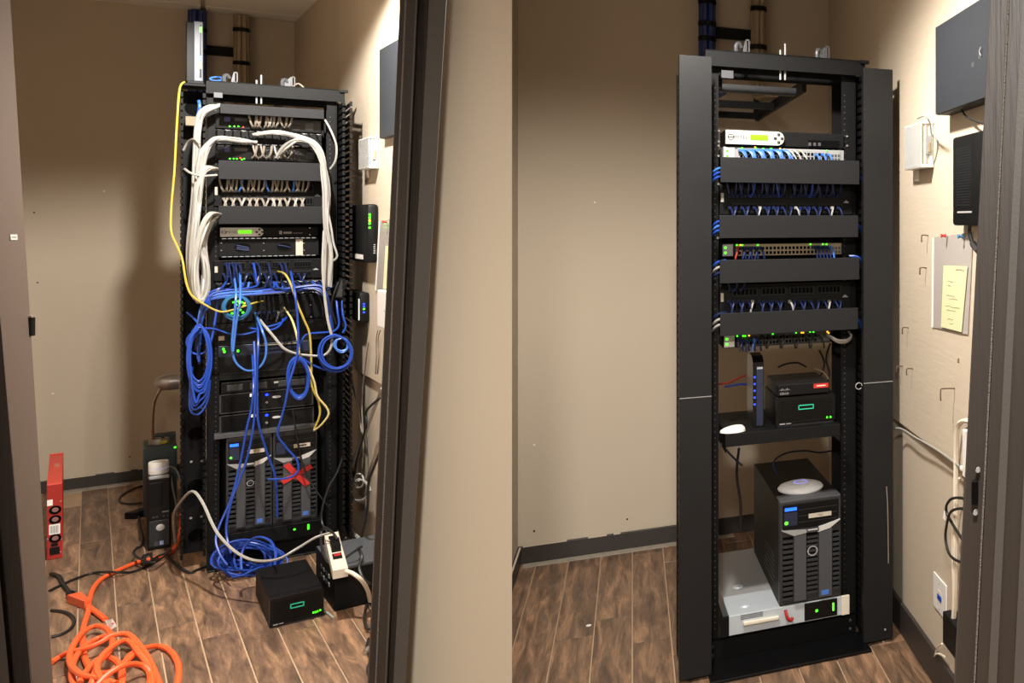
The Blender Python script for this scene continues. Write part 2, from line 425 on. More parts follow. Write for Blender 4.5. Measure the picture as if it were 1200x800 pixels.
# ceiling: dark plenum slab, tile panels hung below with T-bar gaps
t_ceil = sthing('ceiling', W0, (0, 0, CEIL))
t_ceil.part('plenum', MB().box(-8.2, 1.6, -1.2, 8.2, CEIL + 0.02, CEIL + 0.1), M_TBAR)
T = 0.61
tile = mesh_of(MB().box(-T / 2 + 0.011, T / 2 - 0.011, -T / 2 + 0.011, T / 2 - 0.011, 0, 0.03, 0.003), 'ceiling_tile', M_CEIL)
uJ = BA.loc(238, 15, 0)[0]
for i in range(-4, 4):
    for j in range(-9, 1):
        P = BA.world(uJ + (i + 0.5) * T, (j + 0.12) * T, CEIL)
        t_ceil.shared('ceiling_tile', tile, P, rot=(0, 0, PHI_A))

# leaning strips of the door frames, each built at its own distance
def strip(t, name, m, Y, xt, xb, th, z0=0.0, z1=2.6, dy=0.0, seg=None):
    """xt: left and right px at the picture's top, xb: at its bottom"""
    def xz(k, z):
        y = YH - (z - H) * F / Y
        x = xt[k] + (xb[k] - xt[k]) * y / 800.0
        return (x - XP) / F * Y
    L0, R0, L1, R1 = xz(0, z0), xz(1, z0), xz(0, z1), xz(1, z1)
    k = (Y + th) / Y                                        # splayed sides, as on a rebated frame
    mb = MB().hexa([(L0, Y, z0), (R0, Y, z0), (R0 * k, Y + th, z0), (L0 * k, Y + th, z0), (L1, Y, z1), (R1, Y, z1), (R1 * k, Y + th, z1), (L1 * k, Y + th, z1)])
    return t.part(name, mb, m)
tj = sthing('trim_1', W0, at(475, 257, 2.1)[:2] + (0,))
strip(tj, 'rebate', M_JAMB, 2.13, (469, 477), (432, 442), 0.10)
strip(tj, 'seal', M_SEAL, 2.115, (474.5, 477), (439.5, 441.5), 0.02)
strip(tj, 'stop', M_JAMB, 2.11, (476.5, 490), (441, 454), 0.12)
strip(tj, 'stop_edge', M_CASE, 2.105, (487, 489), (451, 453), 0.01)
strip(tj, 'reveal', M_JAMB, 2.125, (489, 504), (453, 462), 0.10)
strip(tj, 'casing', M_CASE, 2.10, (503, 523), (461, 475), 0.05)
tk = sthing('trim_2', W0, at(1165, 257, 1.45)[:2] + (0,))
strip(tk, 'rebate', M_JAMB, 1.47, (1161, 1183), (1120, 1143), 0.08)
strip(tk, 'seal', M_SEAL, 1.455, (1181, 1183.5), (1141, 1144), 0.02)
strip(tk, 'stop', M_JAMB, 1.455, (1183, 1199), (1143, 1160), 0.1)
strip(tk, 'stop_edge', M_CASE, 1.45, (1198, 1207), (1158, 1168), 0.1)
strip(tk, 'reveal', M_JAMB, 1.46, (1207, 1226), (1168, 1188), 0.1)
strip(tk, 'casing', M_CASE, 1.45, (1226, 1290), (1188, 1252), 0.04)
one('wall_front.001', MB().box((1262 - XP) / F * 1.47, 0.9, 1.47, 1.6, -0.05, CEIL), M_WALL, W0, kind='structure')
# strike plate recess in the tidy closet's door frame
for nm, (x0, x1, y0, y1) in {'strike_slot': (1139, 1146, 563, 590)}.items():
    a = at(x0, y0, 1.452); b = at(x1, y1, 1.452)
    tk.part(nm, MB().box(a[0], b[0], 1.445, 1.46, b[2], a[2], 0.001), M_HOLE)
for (x, y) in ((1146, 551), (1143, 601)):
    a = at(x, y, 1.445); tk.part('screw', MB().cyl((a[0], 1.444, a[2]), 0.0035, 0.01, 'y', 10), M_LGREY)
tl = sthing('trim_3', W0, at(-20, 257, 1.8)[:2] + (0,))
strip(tl, 'jamb', M_JAMB, 1.80, (-240, -31), (-200, 36), 0.08)
strip(tl, 'stop', mat('jamb_dark', (40, 34, 30), 0.5), 1.76, (-240, -62), (-200, 11), 0.05)

# the door of the messy closet, swung open, seen along its face
td = sthing('door_1', W0, at(40, 257, 2.4)[:2] + (0,))
def doorX(y, Y): return ((12.0 + (62 - 12.0) * y / 800.0) - XP) / F * Y
Yd = 2.4
def dz(z): return YH - (z - H) * F / Yd
hx, hy = -2.75, 1.62
b0, b1 = doorX(dz(0.01), Yd), doorX(dz(2.16), Yd)
sh = b1 - b0
nrm = Vector((-(Yd - hy), b0 - hx)).normalized() * 0.04
if nrm.x > 0: nrm = -nrm
pts = []
for z, s in ((0.01, 0), (2.16, sh)):
    pts += [(hx + s, hy, z), (b0 + s, Yd, z), (b0 + s + nrm.x, Yd + nrm.y, z), (hx + s + nrm.x, hy + nrm.y, z)]
td.part('slab', MB().hexa(pts), M_DOOR)
zl = at(40, 382, Yd)[2]; xl = doorX(382, Yd)
td.part('latch', MB().box(xl - 0.005, xl + 0.007, Yd - 0.004, Yd + 0.006, zl - 0.025, zl + 0.023, 0.002), M_BLKG)
td.part('latch_cap', MB().box(xl - 0.004, xl + 0.006, Yd - 0.004, Yd + 0.006, zl + 0.023, zl + 0.027), M_CHROME)
# small white sign on the door face
def onDoor(k, z): return (hx + (b0 - hx) * k + sh * (z / 2.15), hy + (Yd - hy) * k, z)
dn = -nrm.normalized()
def door_plate(name, k0, k1, za, zb, m, o=0.003):
    q = [onDoor(k0, za), onDoor(k1, za), onDoor(k1, zb), onDoor(k0, zb)]
    f = [(x + dn.x * o, y + dn.y * o, z) for x, y, z in q]
    td.part(name, MB().hexa([f[0], f[1], q[1], q[0], f[3], f[2], q[2], q[3]]), m)
def k_of(px, z):
    lo, hi = 0.2, 1.0
    for _ in range(40):
        mid = 0.5 * (lo + hi); P = onDoor(mid, z)
        if XP + F * P[0] / P[1] < px: lo = mid
        else: hi = mid
    return lo
z1 = 1.555
door_plate('sign', k_of(11.5, z1), k_of(19.5, z1), z1 - 0.007, z1 + 0.007, M_WHITE)
door_plate('sign_print', k_of(13, z1), k_of(18, z1), z1 - 0.002, z1 + 0.002, M_INKL, 0.0035)

# painted plywood backboards on the right-hand walls
def backboard(fr, xa, ya, xb, yb, u0, u1, label):
    za = fr.loc(xa, ya, -0.018)[1]; zb = fr.loc(xb, yb, -0.018)[1]; z0 = 0.5 * (za + zb)
    one('plywood_backboard', MB().box(u0, u1, -0.018, 0, z0, CEIL - 0.03, 0.002), M_PLY, fr, label, 'backboard')
    return z0
zpA = backboard(WA, 412, 432, 447, 449, WA.loc(398, 300, -0.018)[0], uA_end - 0.05, 'beige painted plywood board on the wall beside the messy rack')
zpB = backboard(WB, 1050, 496, 1130, 548, WB.loc(1030, 300, -0.018)[0], 2.2, 'beige painted plywood board on the wall beside the tidy rack')
# specks and nail marks on the walls
for (fr, x, y) in ((BA, 40, 249), (BA, 44, 331), (BB, 604, 366), (BB, 626, 622), (BB, 735, 608), (BA, 152, 535)):
    P = fr.p(x, y, 0); one('nail_hole', MB().cyl((P[0], -0.002, P[2]), 0.004, 0.002, 'y', 8), M_HOLE, fr, kind='structure')
for (fr, x, y) in ((BA, 122, 224), (BB, 697, 237), (BB, 626, 521), (BA, 62, 461)):
    P = fr.p(x, y, 0); one('filler_spot', MB().cyl((P[0], -0.002, P[2]), 0.005, 0.002, 'y', 8), M_WHITE, fr, kind='structure')

# ------------------------------------------------------------------ racks
def holes(u, d, z0, z1, step, w=0.006, h=0.006):
    mb = MB(); z = z0
    while z < z1:
        mb.box(u - w / 2, u + w / 2, d - 0.0006, d + 0.001, z, z + h); z += step
    return mb

def build_rack(F, xl, xr, ytop, label, dback):
    """two-post relay rack; xl, xr: px spans of the post flanges at mid height"""
    a0, a1 = F.loc(xl[0], 430)[0], F.loc(xl[1], 430)[0]; b0, b1 = F.loc(xr[0], 430)[0], F.loc(xr[1], 430)[0]
    zt = F.loc(xl[0], ytop)[1]
    t = Thing('equipment_rack', label, 'rack', F, (0.5 * (a0 + b1), 0, 0))
    for (p0, p1, out) in ((a0, a1, -1), (b0, b1, 1)):
        w = p0 if out < 0 else p1
        mb = MB().box(p0, p1, 0, 0.005, 0.0, zt - 0.05).box(w - 0.0025, w + 0.0025, 0.0, dback, 0.0, zt - 0.05).box(p0, p1, dback - 0.005, dback, 0.0, zt - 0.05)
        post = t.part('post', mb, M_BLK)
        t.part('mounting_hole_strip', holes(p1 - 0.012 if out < 0 else p0 + 0.012, -0.0008, 0.12, zt - 0.12, 0.0222, 0.004, 0.004), M_MGREY, kind='stuff')
        t.part('mounting_hole_strip', holes(0.5 * (p0 + p1), -0.0008, 0.12, zt - 0.12, 0.0444, 0.003, 0.003), M_HOLE, kind='stuff')
    e0, e1 = a0 - 0.004, b1 + 0.03
    t.part('top_angle', MB().box(e0, e1, -0.035, -0.03, zt - 0.058, zt).box(e0, e1, -0.035, 0.05, zt - 0.005, zt).box(e1 - 0.02, e1 + 0.012, -0.05, -0.03, zt - 0.012, zt), M_BLK)
    t.part('top_angle', MB().box(a0, b1, dback - 0.006, dback, zt - 0.075, zt - 0.02).box(a0, b1, dback - 0.06, dback, zt - 0.024, zt - 0.02), M_BLK)
    t.part('base_angle', MB().box(a0, b1, -0.006, 0, 0.0, 0.085).box(a0, b1, -0.006, 0.012, 0.08, 0.085), M_BLK)
    for s in ((a0 + 0.02, 0.03), (a0 + 0.02, 0.062), (b1 - 0.02, 0.03), (b1 - 0.02, 0.062)):
        t.part('bolt', MB().lathe([(0.008, 0), (0.007, -0.006), (0.003, -0.008)], (s[0], -0.006, s[1]), 'y', 8), M_DGREY)
    return t, a0, a1, b0, b1, zt
rackA, A0, A1, A2, A3, zA = build_rack(RA, (243, 257), (383, 394), 95, 'black two-post equipment rack buried in white and blue cables', 0.16)
rackB, B0, B1, B2, B3, zB = build_rack(RB, (827, 842), (986, 1002), 60, 'black two-post equipment rack with neat rows of cover plates', 0.17)

rackA.part('rear_panel', MB().box(A0, A3, 0.225, 0.230, 0.085, zA - 0.10), M_BLK)  # not a rack part: black sheet added to make the gaps behind dark
rackA.part('side_web', MB().box(A2 - 0.001, A3, 0.02, 0.03, 0.085, zA - 0.1), M_BLK)
rackB.part('rear_panel', MB().box(B0, B3, 0.172, 0.176, RB.loc(850, 398)[1], RB.loc(850, 178)[1]), M_BLK)  # added black sheet, gives the slits between the units their shade
def top_hardware(t, F, zt, items, rods, sticker):
    for x, flip in items:                                   # clamp bolt with a slotted bracket
        u = F.loc(x, 60)[0]
        b = t.part('ladder_clamp', MB().tube([(u - 0.012, -0.01, zt), (u - 0.013, -0.01, zt + 0.022), (u - 0.004, -0.005, zt + 0.034), (u + 0.006, 0.0, zt + 0.02)], 0.008, 8), M_MGREY, sm=True)
        c = M_MGREY
        w, h = 0.014, 0.050
        mb = MB()
        u1 = u + 0.028
        lean = 0.0
        for q in ((0, 0.004, 0, h), (w - 0.004, w, 0, h), (0, w, 0, 0.005), (0, w, h - 0.005, h)):
            mb.box(u1 + q[0] - 0.008, u1 + q[1] - 0.008, -0.012, -0.008, zt + q[2], zt + q[3])
        t.part('bracket_slot', mb, c)
        t.part('bracket_plate', MB().prism([(u1 - 0.008, zt), (u1 - 0.008, zt + h), (u1 - 0.012 - (0.03 if flip else 0.004), zt + 0.012), (u1 - 0.012 - (0.03 if flip else 0.004), zt)], -0.006, 0.0), M_MGREY)
    for x, h in rods:
        u = F.loc(x, 60)[0]; t.part('threaded_rod', MB().cyl((u, -0.015, zt - 0.09), 0.0035, h + 0.09, 'z', 8), M_LGREY)
    u0, u1, z0, z1 = F.rect(*sticker, d=-0.037); t.part('sticker', MB().box(u0, u1, -0.0375, -0.035, z0, z1), M_MGREY)
top_hardware(rackA, RA, zA, ((268, False), (343, True)), ((305, 0.02), (311, 0.045)), (250, 261, 108, 114))
top_hardware(rackB, RB, zB, ((858, False), (960, True)), ((909, 0.02), (915, 0.045)), (836, 851, 82, 91))
# base foot plates
fb = RB.loc
z_ = 0.012
rackB.part('foot_plate', MB().box(B0 - 0.002, B3 + 0.02, -0.175, 0.0, 0.0, z_, 0.003), M_BLKG)
rackA.part('foot_plate', MB().box(A0, A3, -0.04, 0.0, 0.0, 0.010, 0.003), M_BLKG)

# ---- vertical cable managers: back plate, two combs of fingers
def finger_mesh(depth, h):
    return mesh_of(MB().box(-0.002, 0.002, -depth, 0, 0, h).box(-0.005, 0.005, -depth - 0.004, -depth + 0.004, -0.001, h + 0.001), 'finger', M_BLK)
def manager(F, u0, u1, d0, dback, z0, z1, label, step=0.030, h=0.019, holes_px=(), skip=()):
    t = Thing('vertical_cable_manager', label, 'cable manager', F, (0.5 * (u0 + u1), dback, z0))
    t.part('back_plate', MB().box(u0, u1, dback, dback + 0.004, z0, z1), M_BLK)
    fm = finger_mesh(dback - d0, h)
    for u in (u0, u1):
        t.part('comb_spine', MB().box(u - 0.003, u + 0.003, dback - 0.05, dback, z0, z1), M_BLK)
        z = z0 + 0.01
        while z < z1 - h:
            t.shared('finger', fm, (u, dback, z)); z += step
    for (x, y, r) in holes_px:
        u, z = F.loc(x, y, dback)
        t.part('access_hole', MB().lathe([(r, -0.001), (r * 0.96, -0.003), (r * 0.8, -0.001), (r * 0.8, 0.0)], (u, dback, z), 'y', 20), M_HOLE)
    return t
uMLa, uMLb = RA.loc(213, 430)[0], RA.loc(243, 430)[0] - 0.01
mLA = manager(RA, uMLa, uMLb, -0.03, 0.10, 0.07, RA.loc(214, 104)[1], 'finger-edged vertical cable duct holding the white cable bundle of the messy rack',
              holes_px=((231, 508, 0.03), (231, 569, 0.03), (232, 627, 0.03), (226, 127, 0.035)))
mLA.part('shelf_top', MB().box(uMLa - 0.01, min(uMLb + 0.02, A0 - 0.006), -0.05, 0.12, RA.loc(225, 99)[1] - 0.012, RA.loc(225, 99)[1], 0.002), M_BLK)
u0, u1, z0, z1 = RA.rect(214, 233, 136, 147, d=0.0); mLA.part('cable_strap', MB().box(u0, u1, -0.002, 0.09, z0, z1, 0.003), mat('tan_strap', (126, 115, 96), 0.8))
for (x, y) in ((225, 541), (237, 540), (225, 607), (237, 605), (225, 480), (237, 478)):
    P = RA.p(x, y, 0.095); mLA.part('rivet', MB().cyl((P[0], 0.094, P[2]), 0.005, 0.006, 'y', 8), M_LGREY)
uMRa, uMRb = A3 + 0.012, RA.loc(411, 300)[0]
manager(RA, uMRa, uMRb, -0.20, 0.12, 0.06, RA.loc(395, 118)[1], 'finger-edged vertical cable duct between the messy rack and the wall')
uQa, uQb = RB.loc(797, 430, -0.1)[0], B0 - 0.012
manager(RB, uQa + 0.006, uQb, -0.10, 0.12, 0.02, RB.loc(797, 80)[1] - 0.01, 'vertical cable duct behind the long black cover nearest the bare wall')
uSa, uSb = B3 + 0.014, RB.loc(1046, 430, -0.12)[0] - 0.008
manager(RB, uSa, uSb, -0.11, 0.10, 0.02, RB.loc(1014, 82)[1] - 0.01, 'slotted vertical cable duct between the tidy rack and the plywood wall')
# long snap-on covers of the tidy rack, each in two lengths
def cover(F, x0, x1, y0, ym, y1, d, label, yscr):
    u0, u1 = F.loc(x0, 430, d)[0], F.loc(x1, 430, d)[0]; z2 = F.loc(x0, y0, d)[1]; zm = F.loc(x0, ym, d)[1]
    t = Thing('duct_cover', label, 'cover panel', F, (0.5 * (u0 + u1), d, 0.01))
    for a, b in ((0.014, zm - 0.0015), (zm + 0.0015, z2)):
        t.part('cover_panel', MB().box(u0, u1, d - 0.002, d + 0.001, a, b, 0.0008).box(u0, u0 + 0.002, d, d + 0.03, a, b).box(u1 - 0.002, u1, d, d + 0.03, a, b), M_PANEL)
    t.part('seam_edge', MB().box(u0, u1, d - 0.003, d - 0.001, zm - 0.0012, zm + 0.0012), M_LGREY)
    return t
cL = cover(RB, 796, 834, 65, 467, 800, -0.118, 'tall black metal cover panel with pale scuffs near the bare back wall', None)
cR = cover(RB, 1012, 1046, 79, 449, 760, -0.118, 'tall black metal cover panel on the plywood-wall side of the tidy rack', None)
P = RB.p(1006, 452, -0.118); cR.part('pull_ring', MB().tube([(P[0] + 0.012 * math.cos(a * 0.7), -0.122, P[2] + 0.012 * math.sin(a * 0.7)) for a in range(9)], 0.0018, 5, 2), M_LGREY)
for (x, y) in ((1033, 737), (1031, 752)):
    P = RB.p(x, y, -0.118); cR.part('screw', MB().cyl((P[0], -0.124, P[2]), 0.004, 0.005, 'y', 8), M_LGREY)

# ---- overhead cable ladder and its trunks
def ladder(B, RF, xs, rungs, zlow, ur, label, dn, tray_rungs):
    """xs: px of the two uprights on the back wall; ur: u range of the level run in the rack frame"""
    d = -0.06
    ua, ub = [B.loc(x, 40, d)[0] for x in xs]
    t = Thing('cable_ladder', label, 'cable ladder', B, (0.5 * (ua + ub), 0, zlow))
    for u in (ua, ub): t.part('stringer', MB().box(u - 0.012, u + 0.012, d + 0.02, d + 0.055, zlow, CEIL - 0.02), M_BLK)
    for y0, y1 in rungs:
        za, zb = B.loc(xs[0], y0, d)[1], B.loc(xs[0], y1, d)[1]
        t.part('rung', MB().box(ua, ub, d + 0.022, d + 0.05, zb, za, 0.002), M_BLK)
    q = [B.of(RF.world(ur[k], dd, 0)) for k in (0, 1) for dd in (0.185, dn)]
    for k in (0, 1):
        p0, p1 = Vector(q[2 * k]), Vector(q[2 * k + 1]); s = (p1 - p0).normalized(); n = Vector((-s.y, s.x, 0)) * 0.008
        zz = zlow + 0.005
        t.part('stringer', MB().hexa([tuple(p0 - n) [:2] + (zz - 0.03,), tuple(p0 + n)[:2] + (zz - 0.03,), tuple(p1 + n)[:2] + (zz - 0.03,), tuple(p1 - n)[:2] + (zz - 0.03,),
                                      tuple(p0 - n)[:2] + (zz + 0.015,), tuple(p0 + n)[:2] + (zz + 0.015,), tuple(p1 + n)[:2] + (zz + 0.015,), tuple(p1 - n)[:2] + (zz + 0.015,)]), M_BLK)
    for f, m in tray_rungs:
        p0 = Vector(q[0]).lerp(Vector(q[1]), f); p1 = Vector(q[2]).lerp(Vector(q[3]), f); s = (p1 - p0).normalized(); n = Vector((-s.y, s.x, 0)) * 0.02
        zz = zlow - 0.005
        t.part('rung', MB().hexa([tuple(p0 - n)[:2] + (zz - 0.02,), tuple(p1 - n)[:2] + (zz - 0.02,), tuple(p1 + n)[:2] + (zz - 0.02,), tuple(p0 + n)[:2] + (zz - 0.02,),
                                  tuple(p0 - n)[:2] + (zz + 0.01,), tuple(p1 - n)[:2] + (zz + 0.01,), tuple(p1 + n)[:2] + (zz + 0.01,), tuple(p0 + n)[:2] + (zz + 0.01,)]), m)
    return t, ua, ub
gapB = (Vector(BB.of(RB.world(0.2, 0, 0))).y)
gapA = (Vector(BA.of(RA.world(0.2, 0, 0))).y)
zladB = 2.13; zladA = zA + 0.0
ldB, lb0, lb1 = ladder(BB, RB, (826, 888), ((29, 42),), zladB, (RB.loc(838, 100, 0.1)[0], RB.loc(946, 100, 0.1)[0]), 'black overhead cable ladder rising up the wall behind the tidy rack', -gapB - 0.02, ((0.12, M_DGREY), (0.55, M_BLK), (0.92, M_BLK)))
ldA, la0, la1 = ladder(BA, RA, (230, 283), ((51, 62),), zladA, (RA.loc(262, 100, 0.1)[0], RA.loc(345, 100, 0.1)[0]), 'black overhead cable ladder rising up the wall behind the messy rack', -gapA - 0.02, ((0.1, M_BLK), (0.5, M_BLK), (0.95, M_BLK)))
def trunk(B, name, u, zlow, m, rad, label, bend, straps, ystraps, n=7, cr=0.014):
    t = Thing(name, label, 'cable bundle', B, (u, -0.08, zlow))
    for k in range(n):
        a = 2 * math.pi * k / max(1, n - 1); r = rad if k < n - 1 else 0.0
        x, y = u + r * math.cos(a), -0.085 + r * 0.8 * math.sin(a)
        pts = [(x, y, CEIL - 0.01), (x, y, 2.6), (x, y, zlow + 0.16)]
        if bend: pts += [(x, y - 0.02, zlow + 0.10), (x + 0.01, y - 0.10, zlow + 0.075), (x + 0.015, y - 0.30, zlow + 0.07)]
        else: pts += [(x, y, zlow + 0.03)]
        t.part('cable', MB().tube(pts, cr, 6, 3), m, sm=True)
    for z in straps:
        t.part('strap', MB().lathe([(rad + cr + 0.002, -0.012), (rad + cr + 0.003, 0), (rad + cr + 0.002, 0.012)], (u, -0.085, z), 'z', 14), M_BLK)
    return t
def zB_(y): return BB.loc(888, y, -0.1)[1]
def zA_(y): return BA.loc(283, y, -0.1)[1]
trunk(BB, 'blue_cable_trunk', lb0 + 0.008, zladB, M_CTR, 0.026, 'strapped trunk of blue cables on the wall behind the tidy rack', True, (zB_(8), zB_(33), zB_(50)), ())
trunk(BB, 'tan_cable_trunk', lb1, zladB, M_BTAN, 0.024, 'strapped trunk of tan cables on the wall behind the tidy rack', True, (zB_(10), zB_(55)), ())
trunk(BA, 'blue_cable_trunk', la0 + 0.005, zladA, M_CTR, 0.030, 'strapped trunk of blue cables on the wall behind the messy rack', True, (zA_(40), zA_(65)), ())
trunk(BA, 'tan_cable_trunk', la1, zladA, M_BTAN, 0.026, 'strapped trunk of tan cables on the wall behind the messy rack', True, (zA_(35), zA_(74)), ())

# ------------------------------------------------------------------ rack equipment
def unit(name, label, cat, F, r, d0, depth, m, ear=None, group=None, c=0.002, body=True):
    """a chassis filling the px rectangle r at depth d0"""
    u0, u1, z0, z1 = F.rect(*r, d=d0)
    t = Thing(name, label, cat, F, (0.5 * (u0 + u1), d0 + depth / 2, z0), group)
    i0, i1 = (A1 + 0.004, A2 - 0.004) if F is RA else (B1 + 0.004, B2 - 0.004)
    if d0 < -0.001 and d0 + depth > 0:
        t.part('face', MB().box(u0, u1, d0, -0.0015, z0, z1, c), m)
        t.part('chassis', MB().box(max(u0, i0), min(u1, i1), -0.0014, d0 + depth, z0 + 0.001, z1 - 0.001), m)
    else: t.part('chassis', MB().box(u0, u1, d0, d0 + depth, z0, z1, c), m)
    return t, u0, u1, z0, z1
def bar(t, name, u0, u1, z0, z1, d, m, th=0.003, c=0.0, kind=None, parent=None):
    return t.part(name, MB().box(u0, u1, d - th, d + 0.001, z0, z1, c), m, kind=kind)
def port_field(u0, u1, z0, z1, cols, rows, d, gaps=0, fill=0.72):
    mb = MB(); w = (u1 - u0) / cols; h = (z1 - z0) / rows
    for i in range(cols):
        g = (i // 6) * gaps
        for j in range(rows):
            x = u0 + (i + 0.5) * w; z = z0 + (j + 0.5) * h
            mb.box(x - w * fill / 2, x + w * fill / 2, d - 0.0012, d + 0.001, z - h * fill / 2, z + h * fill / 2)
    return mb
def dots(t, name, F, d, pts, m, w=0.004, h=0.004):
    for x, y in pts:
        P = F.p(x, y, d); t.part(name, MB().box(P[0] - w / 2, P[0] + w / 2, d - 0.003, d, P[2] - h / 2, P[2] + h / 2), m)
def screws(t, F, d, pts, r=0.0055):
    for x, y in pts:
        P = F.p(x, y, d); t.part('screw', MB().lathe([(r, 0.002), (r, -0.002), (r * 0.5, -0.005)], (P[0], d, P[2]), 'y', 10), M_CHROME, sm=True)
def cover_plate(F, r, d, label, duct=True):
    u0, u1, z0, z1 = F.rect(*r, d=d)
    t = Thing('cover_plate', label, 'cable manager', F, (0.5 * (u0 + u1), d, z0), None)
    t.part('front_plate', MB().box(u0, u1, d, d + 0.003, z0, z1, 0.001).box(u0, u1, d + 0.002, d + 0.02, z1 - 0.003, z1).box(u0, u1, d + 0.002, d + 0.02, z0, z0 + 0.003), M_PLATE)
    t.part('duct', MB().box(u0 + 0.012, u1 - 0.012, d + 0.012, -0.003, z0 + 0.006, z1 - 0.006), M_BLK)
    return t

# ---- messy rack, from the top down
cover_plate(RA, (258, 390, 121, 133, 129, 139), -0.10, 'narrow black cover plate at the top of the messy rack')
cover_plate(RA, (256, 385, 189, 210, 190, 212), -0.10, 'black cover plate above the rows of grey patch cords')
cover_plate(RA, (256, 383.5, 241, 262.5, 242, 262), -0.10, 'black cover plate above the silver-faced appliance in the messy rack')
def switch_A(r, label, leds, amber, ink):
    t, u0, u1, z0, z1 = unit('network_switch', label, 'network switch', RA, r, -0.012, 0.16, M_BLKG)
    h = z1 - z0
    bar(t, 'badge', u0 + 0.03, u0 + 0.05, z0 + h * 0.55, z0 + h * 0.9, -0.012, mat('violet_badge', (62, 58, 120), 0.5))
    bar(t, 'name_strip', u0 + 0.066, u0 + 0.11, z0 + h * 0.62, z0 + h * 0.86, -0.012, M_MGREY)
    t.part('port_field', port_field(u0 + 0.17, u1 - 0.08, z0 + h * 0.1, z1 - h * 0.1, 24, 2, -0.012), M_DGREY, kind='stuff')
    bar(t, 'uplink_module', u1 - 0.06, u1 - 0.03, z0 + h * 0.2, z0 + h * 0.75, -0.012, M_MGREY)
    dots(t, 'indicator', RA, -0.013, leds, M_LEDG, 0.005, 0.006); dots(t, 'indicator', RA, -0.013, amber, M_LEDR, 0.005, 0.006)
    return t
switch_A((252, 386, 134, 150, 142, 156), 'topmost black network switch of the messy rack under the narrow plate', ((270, 148), (276, 148), (281, 148)), ((287, 149),), None)
switch_A((252, 386, 172, 188, 173, 189), 'black network switch with green lights above the second cover plate of the messy rack', ((270, 186), (275, 186), (279, 186), (285, 187), (288, 186)), ((283, 185),), None)
# ring-and-finger wire managers
def ring_manager(F, r, label, n, dsh=-0.10):
    t, u0, u1, z0, z1 = unit('horizontal_cable_manager', label, 'cable manager', F, r, -0.008, 0.01, M_BLK)
    for k in range(n):
        u = u0 + (k + 0.5) * (u1 - u0) / n
        for z in (z1 - 0.004, z0 + 0.004):
            t.part('hook', MB().tube([(u - 0.008, -0.008, z), (u - 0.008, -0.05, z), (u, -0.06, z - 0.002), (u + 0.008, -0.05, z)], 0.0025, 5, 2), M_LGREY if k % 2 else M_MGREY, sm=True)
    return t
ring_manager(RA, (252, 386, 152, 171, 157, 172), 'finger cable manager packed with white cables between the two upper switches', 14)
def patch_panel(F, r, label, groups=4, sticker=True, m=M_BLK):
    t, u0, u1, z0, z1 = unit('patch_bay', label, 'patch panel', F, r, -0.010, 0.05, m)
    w = (u1 - u0 - 0.07) / groups; h = z1 - z0
    for g in range(groups):
        a = u0 + 0.035 + g * w
        for q in (0.06, 0.56):
            t.part('port_block', MB().box(a + 0.006, a + w - 0.004, -0.014, -0.010, z0 + h * q, z0 + h * (q + 0.34), 0.001), M_BLK2)
            t.part('port_field', port_field(a + 0.01, a + w - 0.008, z0 + h * (q + 0.04), z0 + h * (q + 0.30), 6, 1, -0.0145), M_HOLE, kind='stuff')
    if sticker: bar(t, 'side_label', u0 + 0.004, u0 + 0.014, z0 + h * 0.42, z0 + h * 0.72, -0.010, M_LABEL)
    t.part('lettering', MB().prism([(u1 - 0.032, z0 + h * .45), (u1 - 0.024, z0 + h * .52), (u1 - 0.016, z0 + h * .45)], -0.0125, -0.0105).box(u1 - 0.034, u1 - 0.014, -0.0125, -0.0105, z0 + h * .42, z0 + h * .45), M_INKL)
    return t, u0, u1, z0, z1
patch_panel(RA, (250, 386, 211, 242, 212, 242), 'black patch panel filled with two rows of grey cords')

